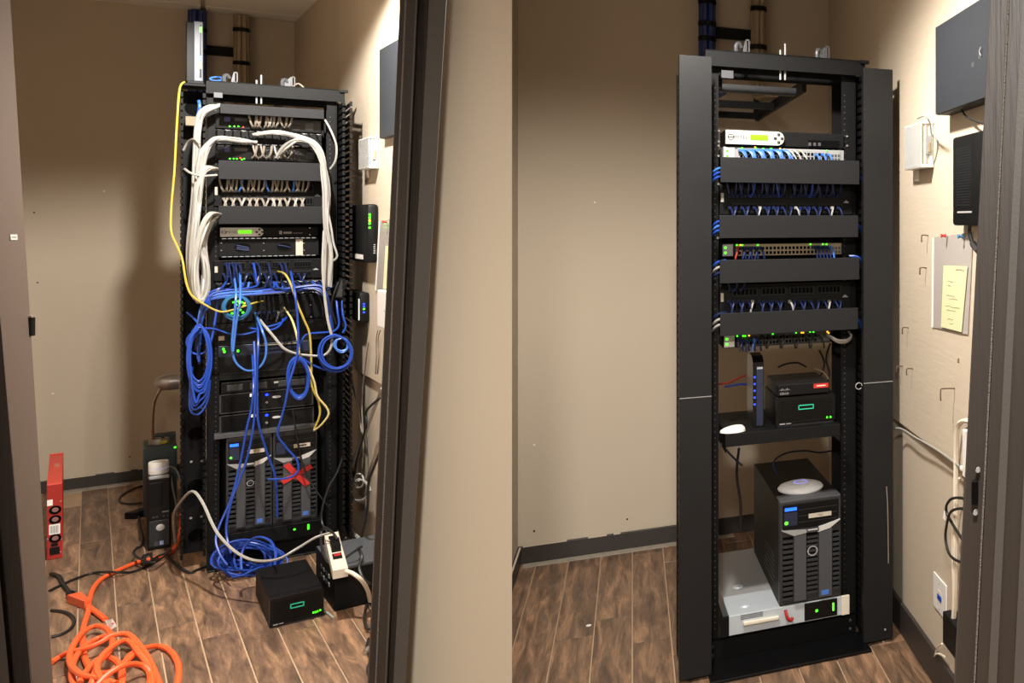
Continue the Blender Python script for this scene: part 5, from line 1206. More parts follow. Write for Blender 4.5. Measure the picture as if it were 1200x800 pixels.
# plastic sleeves with a yellow note
def sleeve(W, q, note, lb, nlb, pins, lines=True):
    """q: px corners tl,tr,br,bl"""
    d = -0.022
    P = [W.p(x, y, d) for x, y in q]; us = [p[0] for p in P]
    t = Thing('document_sleeve', lb, 'document sleeve', W, (0.5 * (us[0] + us[1]), d, min(p[2] for p in P)))
    t.part('pocket', MB().add([(p[0], d, p[2]) for p in P] + [(p[0], d + 0.002, p[2]) for p in P], [(0, 1, 2, 3), (7, 6, 5, 4), (0, 4, 5, 1), (1, 5, 6, 2), (2, 6, 7, 3), (3, 7, 4, 0)]), M_SLEEVE)
    e = [P[0], (P[0][0] + 0.012, 0, P[0][2]), (P[3][0] + 0.012, 0, P[3][2]), P[3]]
    t.part('binding_edge', MB().add([(p[0], d - 0.002, p[2]) for p in e] + [(p[0], d + 0.001, p[2]) for p in e], [(0, 1, 2, 3), (7, 6, 5, 4), (0, 4, 5, 1), (1, 5, 6, 2), (2, 6, 7, 3), (3, 7, 4, 0)]), M_WHITE)
    N = [W.p(x, y, d - 0.003) for x, y in note]
    nt_ = Thing('yellow_note', nlb, 'note', W, (N[3][0], d - 0.003, N[3][2]))
    nt_.part('paper', MB().add([(p[0], d - 0.004, p[2]) for p in N] + [(p[0], d - 0.0025, p[2]) for p in N], [(0, 1, 2, 3), (7, 6, 5, 4), (0, 4, 5, 1), (1, 5, 6, 2), (2, 6, 7, 3), (3, 7, 4, 0)]), M_NOTE)
    if lines:
        w = N[1][0] - N[0][0]; h = N[0][2] - N[3][2]; mb = MB(); rnd = random.Random(5)
        for k, (f, x0, x1) in enumerate(((.06, .55, .92), (.25, .2, .5), (.31, .2, .42), (.47, .15, .6), (.52, .25, .7), (.64, .1, .75), (.70, .15, .6), (.84, .2, .5), (.9, .25, .5))):
            z = N[0][2] + (N[1][2] - N[0][2]) * x0 - h * f; pts = []
            for i in range(int((x1 - x0) * 22)): pts.append((N[0][0] + w * (x0 + i / 22), d - 0.0045, z + rnd.uniform(-1, 1) * h * .010 + (N[1][2] - N[0][2]) * (i / 22)))
            if len(pts) > 2: mb.tube(pts, 0.0011 if k == 0 else 0.0006, 4, 1)
        nt_.part('handwriting', mb, mat('pencil', (120, 118, 90), 0.8))
    for x, y, m, l in pins:
        p = W.p(x, y, d - 0.004)
        s_ = Thing('push_pin', l, 'push pin', W, (p[0], d - 0.004, p[2]))
        s_.part('head', MB().lathe([(0.007, 0), (0.005, -0.004), (0.004, -0.010), (0.007, -0.014), (0.006, -0.016)], (p[0], d - 0.006, p[2]), 'y', 12), m, sm=True)
        s_.part('needle', MB().cyl((p[0], d - 0.008, p[2]), 0.001, 0.008, 'y', 6), M_CHROME)
sleeve(WB, ((1093, 278), (1140, 272), (1134, 392), (1092, 383)), ((1106, 311), (1134, 312), (1127, 389), (1103, 383)), 'clear plastic sleeve pinned to the wall beside the tidy rack', 'handwritten yellow note in the sleeve beside the tidy rack',
       ((1109, 276, M_REDT, 'red push pin holding the tidy-side sleeve'), (1129, 277, mat('blue_pin', (50, 110, 150), 0.4), 'blue push pin holding the tidy-side sleeve')))
sleeve(WA, ((444.5, 259), (462, 256), (460, 344), (440, 340)), ((452, 288), (462, 287), (459, 340), (449, 338)), 'clear plastic sleeve on the wall beside the messy rack', 'yellow note in the sleeve beside the messy rack', ((454, 260, M_REDT, 'red push pin on the messy-side sleeve'),), False)
# white box below the sleeve
u0, u1, d0, d1, z0, z1 = wallbox(WA, 462, 452, 442, 342, 386)
t = Thing('junction_box', 'white plastic box on the wall below the messy-side sleeve', 'junction box', WA, (0.5 * (u0 + u1), d1, z0))
t.part('box_body', MB().box(u0, u1, d0, d1, z0, z1, 0.004), M_WHITE); t.part('cover_screw', MB().cyl((u1 - 0.02, d0 - 0.002, 0.5 * (z0 + z1)), 0.004, 0.003, 'y', 8), M_LGREY)
for k in range(2): cable('signal_wire', WA, [(443 + 3 * k, 386, -.03), (441 + 2 * k, 398, -.03), (441 + 3 * k, 420, -.025), (440 + 2 * k, 438, -.02)], 0.0022, M_CG, ('nearer-the-rack' if k == 0 else 'nearer-the-door') + ' thin wire under the white wall box', 'wire')

# L-hooks screwed in the plywood of the tidy closet
for i, (x, y, lb) in enumerate(((1088, 276, 'wall hook at the upper corner of the sleeve'), (1086, 314, 'wall hook beside the middle of the sleeve'), (1065, 384, 'wall hook below and behind the sleeve, near the rack cover'),
                                (1058, 429, 'first of a pair of wall hooks close to the rack cover'), (1070, 432, 'second of the pair of wall hooks, nearer the sleeve'), (1119, 455, 'largest wall hook, low on the plywood below the sleeve'), (1124, 421, 'tiny hook stub low on the plywood near the door frame'))):
    p = WB.p(x, y, -0.018); s_ = 1.6 if i == 5 else (0.45 if i == 6 else 1.0)
    one('wall_hook', MB().tube([(p[0], -0.018, p[2]), (p[0], -0.034 * s_ - .005, p[2] + .002), (p[0] + .002, -0.038 * s_ - .005, p[2] - 0.006), (p[0] + .002, -0.038 * s_ - .005, p[2] - 0.022 * s_)], 0.0022, 6), mat('hook_steel', (96, 78, 62), 0.4, 0.6), WB, lb, 'hook', sm=True)

# wires, conduit and outlets on the tidy wall
cable('signal_wire', WB, [(1041, 510, -.05), (1049, 502, -.04), (1058, 503, -.03), (1072, 512, -.034), (1090, 522, -.032), (1110, 535, -.032), (1124, 546, -.034)], 0.0035, M_CW, 'white wire running along the lower edge of the plywood', 'wire')
cable('conduit_cable', WB, [(1138, 494, -.035), (1130, 493, -.035), (1124, 497, -.035), (1121, 508, -.035), (1120.5, 540, -.03), (1120, 600, -.03), (1120, 640, -.03), (1119, 700, -.03), (1117, 735, -.03)], 0.0085, M_PIPE, 'thick cream cable hooked over and running down the tidy wall', 'cable')
cable('signal_wire', WB, [(1124, 560, -.03), (1119, 590, -.02), (1116, 640, -.02), (1117, 690, -.02), (1117, 730, -.02)], 0.003, M_PIPE, 'thin cream wire beside the thick cream cable', 'wire')
u0, u1, d0, d1, z0, z1 = wallbox(WB, 1140, 1131, 1127.5, 505, 560, 0.018)
t = Thing('cable_raceway', 'white plastic raceway piece at the edge of the door frame', 'raceway', WB, (0.5 * (u0 + u1), d1, z0))
t.part('channel', MB().box(u0, u1, d0, d1, z0, z1, 0.002), M_WHITE); t.part('end_clip', MB().lathe([(0.010, 0), (0.008, -0.012), (0.003, -0.014)], (u0 - 0.01, d0 + 0.01, z0 + 0.02), 'y', 10), M_WHITE, sm=True)
u0, z1 = WB.loc(1093.5, 669, -0.006); u1 = WB.loc(1108.5, 705, -0.006)[0]; z0 = WB.loc(1093.5, 709, -0.006)[1]
t = Thing('wall_plate', 'white wall plate with one blue jack low on the tidy wall', 'wall plate', WB, (0.5 * (u0 + u1), 0, z0))
t.part('plate', MB().box(u0, u1, -0.006, -0.0005, z0, z1, 0.003), M_WHITE)
t.part('blue_jack', MB().box(u0 + (u1 - u0) * .38, u0 + (u1 - u0) * .66, -0.009, -0.004, z0 + (z1 - z0) * .38, z0 + (z1 - z0) * .52, 0.001), M_CB)
t.part('icon_window', MB().box(u0 + (u1 - u0) * .38, u0 + (u1 - u0) * .66, -0.0068, -0.004, z0 + (z1 - z0) * .56, z0 + (z1 - z0) * .64), M_CREAM)
for f in (.12, .85): t.part('screw', MB().cyl((0.5 * (u0 + u1), -0.0072, z0 + (z1 - z0) * f), 0.003, 0.002, 'y', 8), M_LGREY)
u0, u1, d0, d1, z0, z1 = wallbox(WB, 1136, 1120, 1104.5, 735, 774, 0.002)
t = Thing('plug_adapter', 'black plug-in transformer low on the tidy wall by the door frame', 'adapter', WB, (0.5 * (u0 + u1), d1, z0))
t.part('case', MB().box(u0, u1, d0, d1, z0, z1, 0.004), M_BLK2); t.part('seam', MB().box(u0 - 0.0005, u1, d0 + (d1 - d0) * .5, d0 + (d1 - d0) * .5 + 0.001, z0, z1 + 0.0005), M_DGREY)
cable('signal_wire', WB, [(1104, 754, -.03), (1099, 758, -.02), (1096, 766, -.012), (1095, 769, -.01), (1097, 766, -.02), (1101, 766, -.02), (1107, 769, -.02)], 0.0035, M_PIPE, 'short white wire sticking out below the black transformer', 'wire')
cable('power_cable', WB, [(1131, 584, -.06), (1122, 583, -.06), (1114, 585, -.06), (1109, 593, -.055), (1110, 602, -.05), (1117, 615, -.05), (1128, 632, -.05)], 0.0045, M_CK, 'upper black power lead looping out of the door-frame side outlet', 'cord')
cable('power_cable', WB, [(1131, 596, -.06), (1122, 596, -.06), (1114, 600, -.06), (1110, 612, -.055), (1108, 630, -.05), (1112, 648, -.05), (1120, 656, -.05), (1130, 659, -.05)], 0.0045, M_CK, 'lower black power lead looping down the tidy wall', 'cord')
p = WB.p(1108.5, 603, -.055); one('cable_tag', MB().prism([(p[0] - .012, p[2] - .012), (p[0] + .006, p[2] - .014), (p[0] + .002, p[2] + .014)], -.062, -.059), M_WHITE, WB, 'small white tag on the looping black power leads', 'tag')

# cords on the messy wall below the plywood
cable('power_cable', WA, [(448, 455, -.04), (440, 475, -.04), (428, 508, -.04), (416, 535, -.05), (406, 562, -.06), (403, 585, -.06), (405, 605, -.06), (413, 622, -.06), (424, 632, -.06), (440, 634, -.06)], 0.0075, M_CW, 'thick white cord bowing down the messy wall to the floor box', 'cord')
cable('power_cable', WA, [(402, 578, -.07), (394, 588, -.09), (390, 600, -.10), (392, 613, -.10), (398, 625, -.10), (405, 630, -.10)], 0.0055, M_CW, 'thinner white cord bending beside the thick white cord', 'cord')
cable('power_cable', WA, [(446, 466, -.05), (436, 474, -.05), (429, 483, -.05), (429, 498, -.05), (424, 518, -.05), (418, 540, -.05), (415, 560, -.05)], 0.005, M_CK, 'black cord jutting from the door frame across the messy wall', 'cord')
cable('power_cable', WA, [(445, 530, -.10), (438, 548, -.10), (432, 565, -.10), (431, 590, -.10), (428, 612, -.10), (422, 636, -.08), (424, 655, -.10)], 0.0055, M_CK, 'black cord hanging in front of the white wall coil', 'cord')
cable('signal_wire', WA, [(409, 428, -.04), (413, 450, -.03), (419, 475, -.03), (423, 500, -.03), (425, 507, -.03)], 0.004, M_CG, 'grey wire dangling from the plywood edge beside the duct', 'wire')
cable('signal_wire', WA, [(432, 400, -.03), (428, 430, -.03), (424, 470, -.03), (426, 520, -.03), (424, 548, -.03)], 0.0028, M_CG, 'thin grey wire hanging down the middle of the messy wall', 'wire')
cable('power_cable', WA, [(409, 440, -.04), (411, 480, -.04), (409, 520, -.04), (412, 545, -.04), (415, 562, -.04)], 0.0045, M_CK, 'black cord hanging close beside the wall-side duct', 'cord')
coil(WA, 421, 574, 13, 12, 5, -.05, .0036, M_CW, 'small white cable coil hanging on the messy wall', .14, seed=9)
coil(WA, 421, 563, 5, 8, 2, -.055, .0036, M_CW, 'tight white twist tied above the white wall coil', .14, seed=10)

# ------------------------------------------------------------------ on top of and around the messy rack
# modem standing on the duct
d0 = -0.045
zb = RA.loc(225, 98.5, d0)[1] + 0.001
a, b = RA.loc(224.5, 60, d0)[0], RA.loc(236, 60, d0)[0]; zt = RA.loc(228, 26, d0)[1]
t = Thing('modem', 'tall slim modem with silver face standing atop the messy duct', 'modem', RA, (0.5 * (a + b), 0, zb))
t.part('case', MB().box(a - 0.028, b - 0.012, d0 + 0.002, d0 + 0.17, zb, zt, 0.004), M_BLK2)
t.part('silver_face', MB().box(a - 0.002, b, d0 - 0.006, d0 + 0.004, zb + 0.012, zt + 0.004, 0.003), mat('blue_grey_face', (74, 78, 90), 0.4))
w = b - a
t.part('face_slot', MB().box(a + w * .62, a + w * .82, d0 - 0.008, d0 - 0.005, zb + 0.03, zt - 0.01), M_BLKG)
for k, m in ((.90, M_LEDG), (.86, M_LEDG), (.44, M_LEDB), (.40, M_LEDB), (.35, M_LEDG), (.31, M_LEDA), (.27, M_LEDG)):
    t.part('indicator', MB().box(a + w * .62, a + w * .84, d0 - 0.0095, d0 - 0.006, zb + (zt - zb) * k - 0.006, zb + (zt - zb) * k + 0.006), m)
t.part('foot', MB().box(a - 0.025, b + 0.004, d0 - 0.006, d0 + 0.14, zb, zb + 0.014, 0.003), M_BLKG)
t.part('print_line', MB().box(a + w * .2, a + w * .6, d0 - 0.0075, d0 - 0.0055, zb + 0.018, zb + 0.024), M_INKL)
coil(RA, 253, 92.5, 8, 2.2, 2, 0.03, .004, M_CBL, 'scrap of blue cable lying on top of the messy rack', .1, seed=12, dd=.02)
cable('network_cable', RA, [(231, 118, 0.02), (232, 125, 0.0), (230, 133, 0.02), (228, 140, 0.05)], 0.006, M_CBL, 'short blue cable inside the top of the finger duct')
cable('network_cable', RA, [(352, 101, 0.0), (358, 98, -0.01), (364, 102, -0.02), (365, 106, -0.03)], 0.004, M_CG, 'grey wire end curling off the top of the messy rack')

# ------------------------------------------------------------------ the floor of the messy closet
# red server standing on edge
FR = Frame(fl(64, 655), math.atan((1250 - 85) / 1100.0))
w = 0.050; hR = 0.355; dp = 0.80
t = Thing('red_server', 'bright red thin server standing on its edge beside the door', 'server', FR, (0, dp / 2, 0))
t.part('case', MB().box(-w / 2, w / 2, 0.004, dp, 0, hR, 0.002), M_RED)
t.part('rear_panel', MB().box(-w / 2 + 0.002, w / 2 - 0.002, 0, 0.005, 0.002, hR - 0.004, 0.001), mat('red_rear', (150, 36, 28), 0.45))
t.part('end_ears', MB().box(-w / 2, w / 2, dp, dp + 0.03, hR - 0.012, hR + 0.004), M_RED)
for k in range(3): t.part('ear_hole', MB().cyl((-w * .3 + k * w * .3, dp + 0.016, hR + 0.0035), 0.006, 0.001, 'z', 10), M_CREAM)
for z in (0.232, 0.187, 0.098):
    t.part('fan_opening', MB().lathe([(0.020, 0), (0.020, -0.003), (0.016, -0.003), (0.016, -0.001)], (0.002, 0, z), 'y', 18), M_HOLE)
    t.part('fan_hub', MB().lathe([(0.012, 0), (0.010, -0.003)], (0.002, 0, z), 'y', 14), mat('fan_hub', (130, 90, 84), 0.5))
t.part('label', MB().box(-0.018, 0.018, -0.002, 0.001, 0.118, 0.165), M_WHITE); t.part('label', MB().box(-0.024, -0.006, -0.002, 0.001, 0.255, 0.283), M_WHITE)
mb = MB()
for k in range(7): mb.box(-0.014 + k * 0.004, -0.0125 + k * 0.004, -0.003, -0.0015, 0.124, 0.158)
t.part('barcode', mb, M_MGREY)
t.part('power_inlet', MB().box(-0.016, 0.016, -0.003, 0.001, 0.022, 0.058, 0.002), M_BLK2); t.part('power_switch', MB().box(-0.012, 0.010, -0.003, 0.001, 0.062, 0.076, 0.001), M_BLK2)
t.part('top_emblem', MB().box(-0.006, 0.014, dp * .55, dp * .66, hR, hR + 0.0008), mat('pale_red', (190, 110, 96), 0.5))
mb = MB()
for x, z in ((0.02, 0.27), (0.022, 0.09), (-0.022, 0.10), (0.02, 0.03)): mb.cyl((x, -0.002, z), 0.003, 0.003, 'y', 8)
t.part('screws', mb, M_LGREY)

# desktop computer on end, white puck on it
FP = Frame(fl(172.5, 646), R(45))
u1 = FP.loc(200.5, 600, 0)[0]; hP = FP.loc(172.5, 560, 0)[1]; dP = 0.36
t = Thing('desktop_computer', 'slim black desktop computer standing on end beside the messy rack', 'computer', FP, (u1 / 2, dP / 2, 0))
t.part('case', MB().box(0, u1, 0.012, dP, 0.006, hP - 0.004, 0.004), M_BLK)
t.part('front_bezel', MB().box(0.001, u1 - 0.001, 0, 0.016, 0.004, hP, 0.005), M_BLKG)
t.part('chrome_top', MB().box(0.006, u1 - 0.006, -0.002, 0.03, hP - 0.012, hP + 0.002, 0.003), M_LGREY)
t.part('drive_door', MB().box(0.008, u1 - 0.03, -0.002, 0.004, hP * .60, hP * .92, 0.002), M_BLK2)
t.part('eject_slit', MB().box(u1 * .62, u1 * .9, -0.0025, 0.001, hP * .50, hP * .515), M_LGREY)
for x in (.25, .4, .68, .85): t.part('port', MB().box(u1 * x - 0.003, u1 * x + 0.004, -0.002, 0.001, hP * .44, hP * .46), M_MGREY)
t.part('lower_grille', MB().box(0.006, u1 - 0.006, -0.002, 0.004, hP * .05, hP * .40, 0.002), M_DGREY)
t.part('round_emblem', MB().lathe([(0.016, 0.0), (0.015, -0.004), (0.008, -0.006)], (u1 * .55, -0.002, hP * .30), 'y', 20), M_SILVER, sm=True)
t.part('sticker', MB().box(u1 * .52, u1 * .68, -0.003, 0.001, hP * .06, hP * .115), mat('pale_blue_sticker', (150, 170, 210), 0.4)); t.part('sticker', MB().box(u1 * .30, u1 * .46, -0.003, 0.001, hP * .055, hP * .11), M_MGREY)
for x in (0.01, u1 - 0.01): t.part('foot', MB().box(x - 0.008, x + 0.008, 0.01, dP - 0.02, 0, 0.007), M_BLK2)
q = FP.loc(186, 565, 0.07)[0]; rP = 0.5 * (FP.loc(198.5, 545, 0.07)[0] - FP.loc(173.5, 545, 0.07)[0]) * 0.98
zt = FP.loc(186, 538, 0.07)[1]
cq = (FP.loc(186, 545, 0.07)[0], 0.075, hP + 0.002)
t = Thing('wifi_puck', 'round white two-tier wifi puck on the desktop computer', 'router', FP, cq)
hh = zt - hP - 0.012
t.part('lower_tier', MB().lathe([(rP * .97, 0), (rP, 0.006), (rP, hh * .44), (rP * .97, hh * .46)], cq, 'z', 36), M_WHITE, sm=True)
t.part('light_band', MB().lathe([(rP * .955, hh * .45), (rP * .955, hh * .50)], cq, 'z', 36), mat('puck_glow', (170, 190, 255), 0.4, emit=0.4))
t.part('upper_tier', MB().lathe([(rP * .97, hh * .49), (rP, hh * .51), (rP, hh * .96), (rP * .95, hh), (rP * .90, hh * .975), (0.0, hh * .97)], cq, 'z', 36), M_WHITE, sm=True)
cable('power_cable', FP, [(199, 546, .08), (206, 550, .10), (211, 562, .10), (213, 585, .08), (212, 605, .06)], 0.0035, M_CW, 'thin white lead arcing away from the white puck', 'cord')
cable('power_cable', FP, [(200, 558, .04), (203, 575, .04), (206, 590, .04), (207, 605, .04)], 0.0035, M_CG, 'grey lead hanging beside the desktop computer', 'cord')

# teal box behind it with a desk lamp on top
FT = Frame(fl(168, 606), R(45))
u1 = FT.loc(207.5, 530, 0)[0]; hT = FT.loc(168, 525, 0)[1]
t = Thing('battery_backup', 'dark teal upright battery unit behind the desktop computer', 'battery backup', FT, (u1 / 2, 0.12, 0))
t.part('case', MB().box(0, u1, 0.0, 0.26, 0, hT, 0.008), M_TEAL, sm=True)
t.part('front_ridge', MB().box(0.01, u1 - 0.01, -0.004, 0.003, hT - 0.11, hT - 0.06, 0.003), M_TEAL)
t.part('rear_block', MB().box(u1 * .35, u1, 0.18, 0.26, hT - 0.002, hT + 0.03, 0.004), M_TEAL)
t.part('indicator', MB().box(u1 - 0.012, u1 - 0.004, -0.004, 0, hT - 0.02, hT - 0.012), M_LEDG)
cl = (FT.loc(186.5, 519, 0.09)[0], 0.09, hT + 0.001)
rl = 0.5 * (FT.loc(199, 519, 0.09)[0] - FT.loc(174, 519, 0.09)[0])
t = Thing('desk_lamp', 'silver gooseneck desk lamp standing on the teal battery unit', 'lamp', FT, cl)
t.part('base', MB().lathe([(rl, 0), (rl, 0.020), (rl * .94, 0.027), (0.0, 0.029)], cl, 'z', 32), mat('brushed_nickel', (150, 146, 138), 0.35, 0.6), sm=True)
t.part('yellow_sticker', MB().add([(cl[0] + rl * 1.02 * math.sin(a), cl[1] - rl * 1.02 * math.cos(a), cl[2] + z) for z in (0.003, 0.019) for a in (.1, .35, .6, .85)], [(0, 1, 5, 4), (1, 2, 6, 5), (2, 3, 7, 6)]), M_YEL)
t.part('switch', MB().box(cl[0] + rl * .2, cl[0] + rl * .5, cl[1] - 0.01, cl[1] + 0.015, cl[2] + 0.028, cl[2] + 0.034, 0.002), M_BLK2)
neck = [FT.p(179.5, 518, .09), FT.p(178.3, 500, .09), FT.p(179, 480, .09), FT.p(182, 466, .09), FT.p(188, 456, .09)]
t.part('gooseneck', MB().tube(neck, 0.008, 8, 5), mat('bronze_neck', (150, 128, 112), 0.3, 0.8), sm=True)
hc = FT.p(181, 449, .09); he = FT.p(209.5, 449, .09); L = he[0] - hc[0]; rh = 0.5 * (FT.loc(195, 440, .09)[1] - FT.loc(195, 459, .09)[1])
t.part('lamp_head', MB().lathe([(0.002, 0), (rh * .45, L * .06), (rh * .72, L * .18), (rh * .92, L * .36), (rh, L * .6), (rh * .98, L), (rh * .9, L), (rh * .8, L * .8), (0.0, L * .7)], hc, 'x', 28), mat('lamp_silver', (168, 166, 164), 0.3, 0.7), sm=True)

# small server and long-life battery box on the floor
FM = Frame(fl(316, 737), R(46))
u1 = FM.loc(379.5, 710, 0)[0]; hM = FM.loc(316, 703, 0)[1]
microserver(FM, 0, u1, 0.0, hM, 0.0, 0.46, 'small black server with hollow green logo sitting on the tiles', ((.80, .22), (.84, .22), (.88, .23), (.93, .25)))
FU = Frame(fl(391.5, 717), R(47))
u1 = 0.29; hU = FU.loc(391.5, 668, 0)[1]
t = Thing('battery_box', 'wide black battery unit with outlets on its side, half behind the door frame', 'battery backup', FU, (u1 / 2, 0.2, 0))
t.part('case', MB().box(0, u1, 0, 0.40, 0.006, hU, 0.004), M_BLK)
t.part('top_lid', MB().box(0.002, u1 - 0.002, 0.002, 0.398, hU - 0.001, hU + 0.003, 0.001), mat('worn_grey_lid', (70, 73, 77), 0.5))  # plain grey top, paler than the black case
t.part('front_edge', MB().box(0.0, u1, -0.002, 0.004, hU - 0.006, hU + 0.004, 0.001), M_MGREY)
for k in range(4):
    for z in (0.10, 0.065): t.part('side_outlet', MB().box(-0.002, 0.001, 0.09 + k * 0.055, 0.115 + k * 0.055, z + 0.012, z + 0.028, 0.001), M_MGREY if k % 2 else M_LGREY)
t.part('plinth', MB().box(0.004, u1 - 0.004, 0.004, 0.396, 0, 0.008), M_BLK2)
# power strip lying on the box
zs = hU + 0.0045
pa, pb = FU.of(fl(388, 625, zs + .03)), FU.of(fl(399, 668, zs + .03))
t = Thing('power_strip', 'white power strip with a red switch lying on the battery box', 'power strip', FU, (0.5 * (pa[0] + pb[0]), 0.5 * (pa[1] + pb[1]), zs))
sv = Vector((pb[0] - pa[0], pb[1] - pa[1], 0)); ln = sv.length; sv.normalize(); nv = Vector((-sv.y, sv.x, 0))
def strip_box(s0, s1, w0, w1, z0, z1):
    q = []
    for z in (z0, z1):
        for s_, w_ in ((s0, w0), (s1, w0), (s1, w1), (s0, w1)):
            p = Vector((pa[0], pa[1], 0)) + sv * s_ + nv * w_; q.append((p.x, p.y, z))
    return MB().hexa(q)
t.part('housing', strip_box(0, ln, -0.024, 0.024, zs, zs + 0.034), M_CREAM)
t.part('switch', strip_box(ln * .62, ln * .74, -0.015, 0.015, zs + 0.034, zs + 0.040), M_BLK2); t.part('switch_lens', strip_box(ln * .64, ln * .70, -0.011, 0.011, zs + 0.040, zs + 0.042), M_CR)
for k in (.1, .24): t.part('outlet', strip_box(ln * k, ln * (k + .1), -0.013, 0.013, zs + 0.034, zs + 0.0355), M_BLK2)
t.part('plug', strip_box(ln * .34, ln * .56, -0.014, 0.016, zs + 0.034, zs + 0.062), M_BLK2, 'black plug')
def wcable(name, pts, r, m, label, cat='cord', seg=6, sub=4):
    P = [at(*p) if len(p) == 3 else fl(p[0], p[1], p[3]) for p in pts]
    return one(name, MB().tube(P, r, seg, sub), m, W0, label, cat, sm=True)
def fcable(name, pts, r, m, label, cat='cord', z=None, seg=8, sub=5):
    """a cord lying on the floor along px points; a third number lifts it"""
    P = [fl(p[0], p[1], (p[2] if len(p) > 2 else 0) + r + 0.001) for p in pts]
    return one(name, MB().tube(P, r, seg, sub), m, W0, label, cat, sm=True)
wcable('power_cable', [(206, 636, 4.45), (203.5, 606, 4.3), (210, 590, 4.15), (225, 575.5, 4.05), (237, 588, 4.0), (248.5, 613, 3.95), (257.5, 628, 3.92), (275.5, 646, 3.9), (298, 656.5, 3.88), (325, 655, 3.86), (347.5, 643, 3.9), (370, 629.5, 4.0), (388, 624, 4.02)], 0.0055, M_CW, 'long white cord arching over the floor to the power strip')
fcable('power_cable', [(401, 662, .19), (405, 668, .19), (414, 672, .18), (424, 680, .15), (431, 692, .08), (434, 705, .0), (436, 712, 0)], 0.0075, M_CREAM, 'cream cord curling from the power strip over the box front')
wcable('power_cable', [(395, 632, 3.98), (391, 625, 4.0), (381, 618, 4.05), (376, 626, 4.05), (378, 645, 3.95), (386, 660, 3.9), (398, 658, 3.88), (412, 648, 3.9), (424, 640, 3.95)], 0.005, M_CK, 'black cord looping around the power strip')
wcable('power_cable', [(420, 642, 3.95), (424, 652, 3.9), (421, 665, 3.88), (426, 678, 3.85), (433, 684, 3.8)], 0.006, M_CK, 'black cord falling over the battery box near the door frame')
coil_pts = [(433 + 6 * math.cos(g) * (1 + .1 * math.sin(3 * g)), 722 + 15 * math.sin(g), 0.004 * (i % 9)) for i, g in enumerate([k * .7 for k in range(36)])]
fcable('cable_coil', coil_pts, 0.005, M_CK, 'small black cord coil on the tiles against the door frame', 'cable coil', sub=3)
fcable('power_cable', [(432, 748), (430, 760), (434, 772), (431, 785), (436, 798)], 0.005, M_CK, 'black cord end on the tiles low against the door frame')
p = fl(431.5, 763, 0); one('jack_tip', MB().tube([(p[0], p[1], 0.012), (p[0] + 0.01, p[1] - 0.03, 0.010)], 0.009, 8, 1), M_CHROME, W0, 'small silver jack tip on the tiles by the door frame', 'plug', sm=True)
fcable('network_cable', [(378, 716, .006), (384, 718), (391, 724)], 0.0045, M_CW, 'short white cable end poking out beside the small floor server', 'cable')
# blue pile
rnd = random.Random(21); pts = []
for k in range(14):
    ox, oy, fx, fy = rnd.uniform(-5, 6), rnd.uniform(-2.5, 3), rnd.uniform(.55, 1.05), rnd.uniform(.6, 1.05)
    for a in range(8):
        g = 2 * math.pi * a / 8 + k * .3; pts.append((291 + ox + 38 * fx * math.cos(g), 656 + oy + 21 * fy * math.sin(g), 0.004 * k + rnd.uniform(0, .012)))
rnd = random.Random(22); P = []
for i, p in enumerate(pts):
    d = -0.07 - 0.16 * (0.5 + 0.5 * math.sin(i * 0.785 + i // 8)) - rnd.uniform(0, .03)
    q = RA.p(p[0], p[1], d); P.append((q[0], q[1], max(q[2], 0.007 + 0.004 * (i // 8) * rnd.random())))
one('cable_pile', MB().tube(P, 0.0046, 6, 3), M_CB, RA, 'heap of loose blue cable on the tiles before the messy rack', 'cable pile', sm=True)
wcable('network_cable', [(283, 668, 3.95), (283, 650, 4.0), (290, 636, 4.02), (303, 629, 4.02), (317, 634, 4.0), (323, 648, 3.95), (322, 662, 3.92)], 0.005, M_CB, 'blue arch of cable rising from the floor heap', 'cable')
# orange extension lead and its black companions
Z5 = lambda pts: [(40 + p[0] / 5.0, 640 + p[1] / 5.0) + ((p[2],) if len(p) > 2 else ()) for p in pts]
O = Z5([(860, -190, .12), (862, -110, .07), (845, -40, .02), (800, 35), (700, 70), (600, 95), (470, 150), (390, 195), (345, 250), (322, 320), (315, 390), (295, 450), (283, 520, .006), (290, 620), (312, 690), (350, 735, .01), (420, 742, .02), (500, 705, .03), (570, 645, .03), (605, 590, .03), (590, 545, .02), (530, 515, .03), (450, 520, .03), (370, 540, .02), (290, 590, .02), (240, 655, .02), (222, 720, .02), (232, 800, .01), (300, 850), (420, 855), (510, 800, .01), (515, 735, .02), (490, 680, .03), (430, 648, .03), (370, 665, .03), (310, 725, .03), (265, 800, .03)])
O2 = Z5([(480, 802, .03), (380, 772, .04), (280, 752, .04), (222, 705, .03), (208, 640, .02), (240, 560, .03), (300, 492, .02), (370, 466, .02), (430, 488, .03), (460, 555, .04), (440, 615, .05), (380, 680, .05), (350, 760, .04), (330, 830, .02)])
O3 = Z5([(100, 680), (150, 648), (210, 618, .02), (300, 598, .03), (390, 562, .04), (450, 525, .05), (540, 512, .05), (592, 552, .04), (650, 625, .02), (700, 720), (735, 810), (745, 860)])
O4 = Z5([(520, 860), (512, 740, .02), (545, 655, .03), (600, 612, .03), (660, 592, .02), (735, 585), (800, 615), (842, 685), (845, 770), (828, 860)])
O5 = Z5([(330, 860, .02), (420, 760, .05), (520, 700, .06), (600, 690, .04), (655, 710, .02), (680, 760), (670, 850)])
O6 = Z5([(470, 860, .02), (370, 735, .05), (400, 640, .06), (500, 560, .06), (560, 560, .05), (610, 620, .04), (670, 700, .01), (690, 790), (690, 860)])
t = Thing('extension_lead', 'orange extension lead heaped in loops on the tiles', 'extension cord', W0, fl(120, 770))
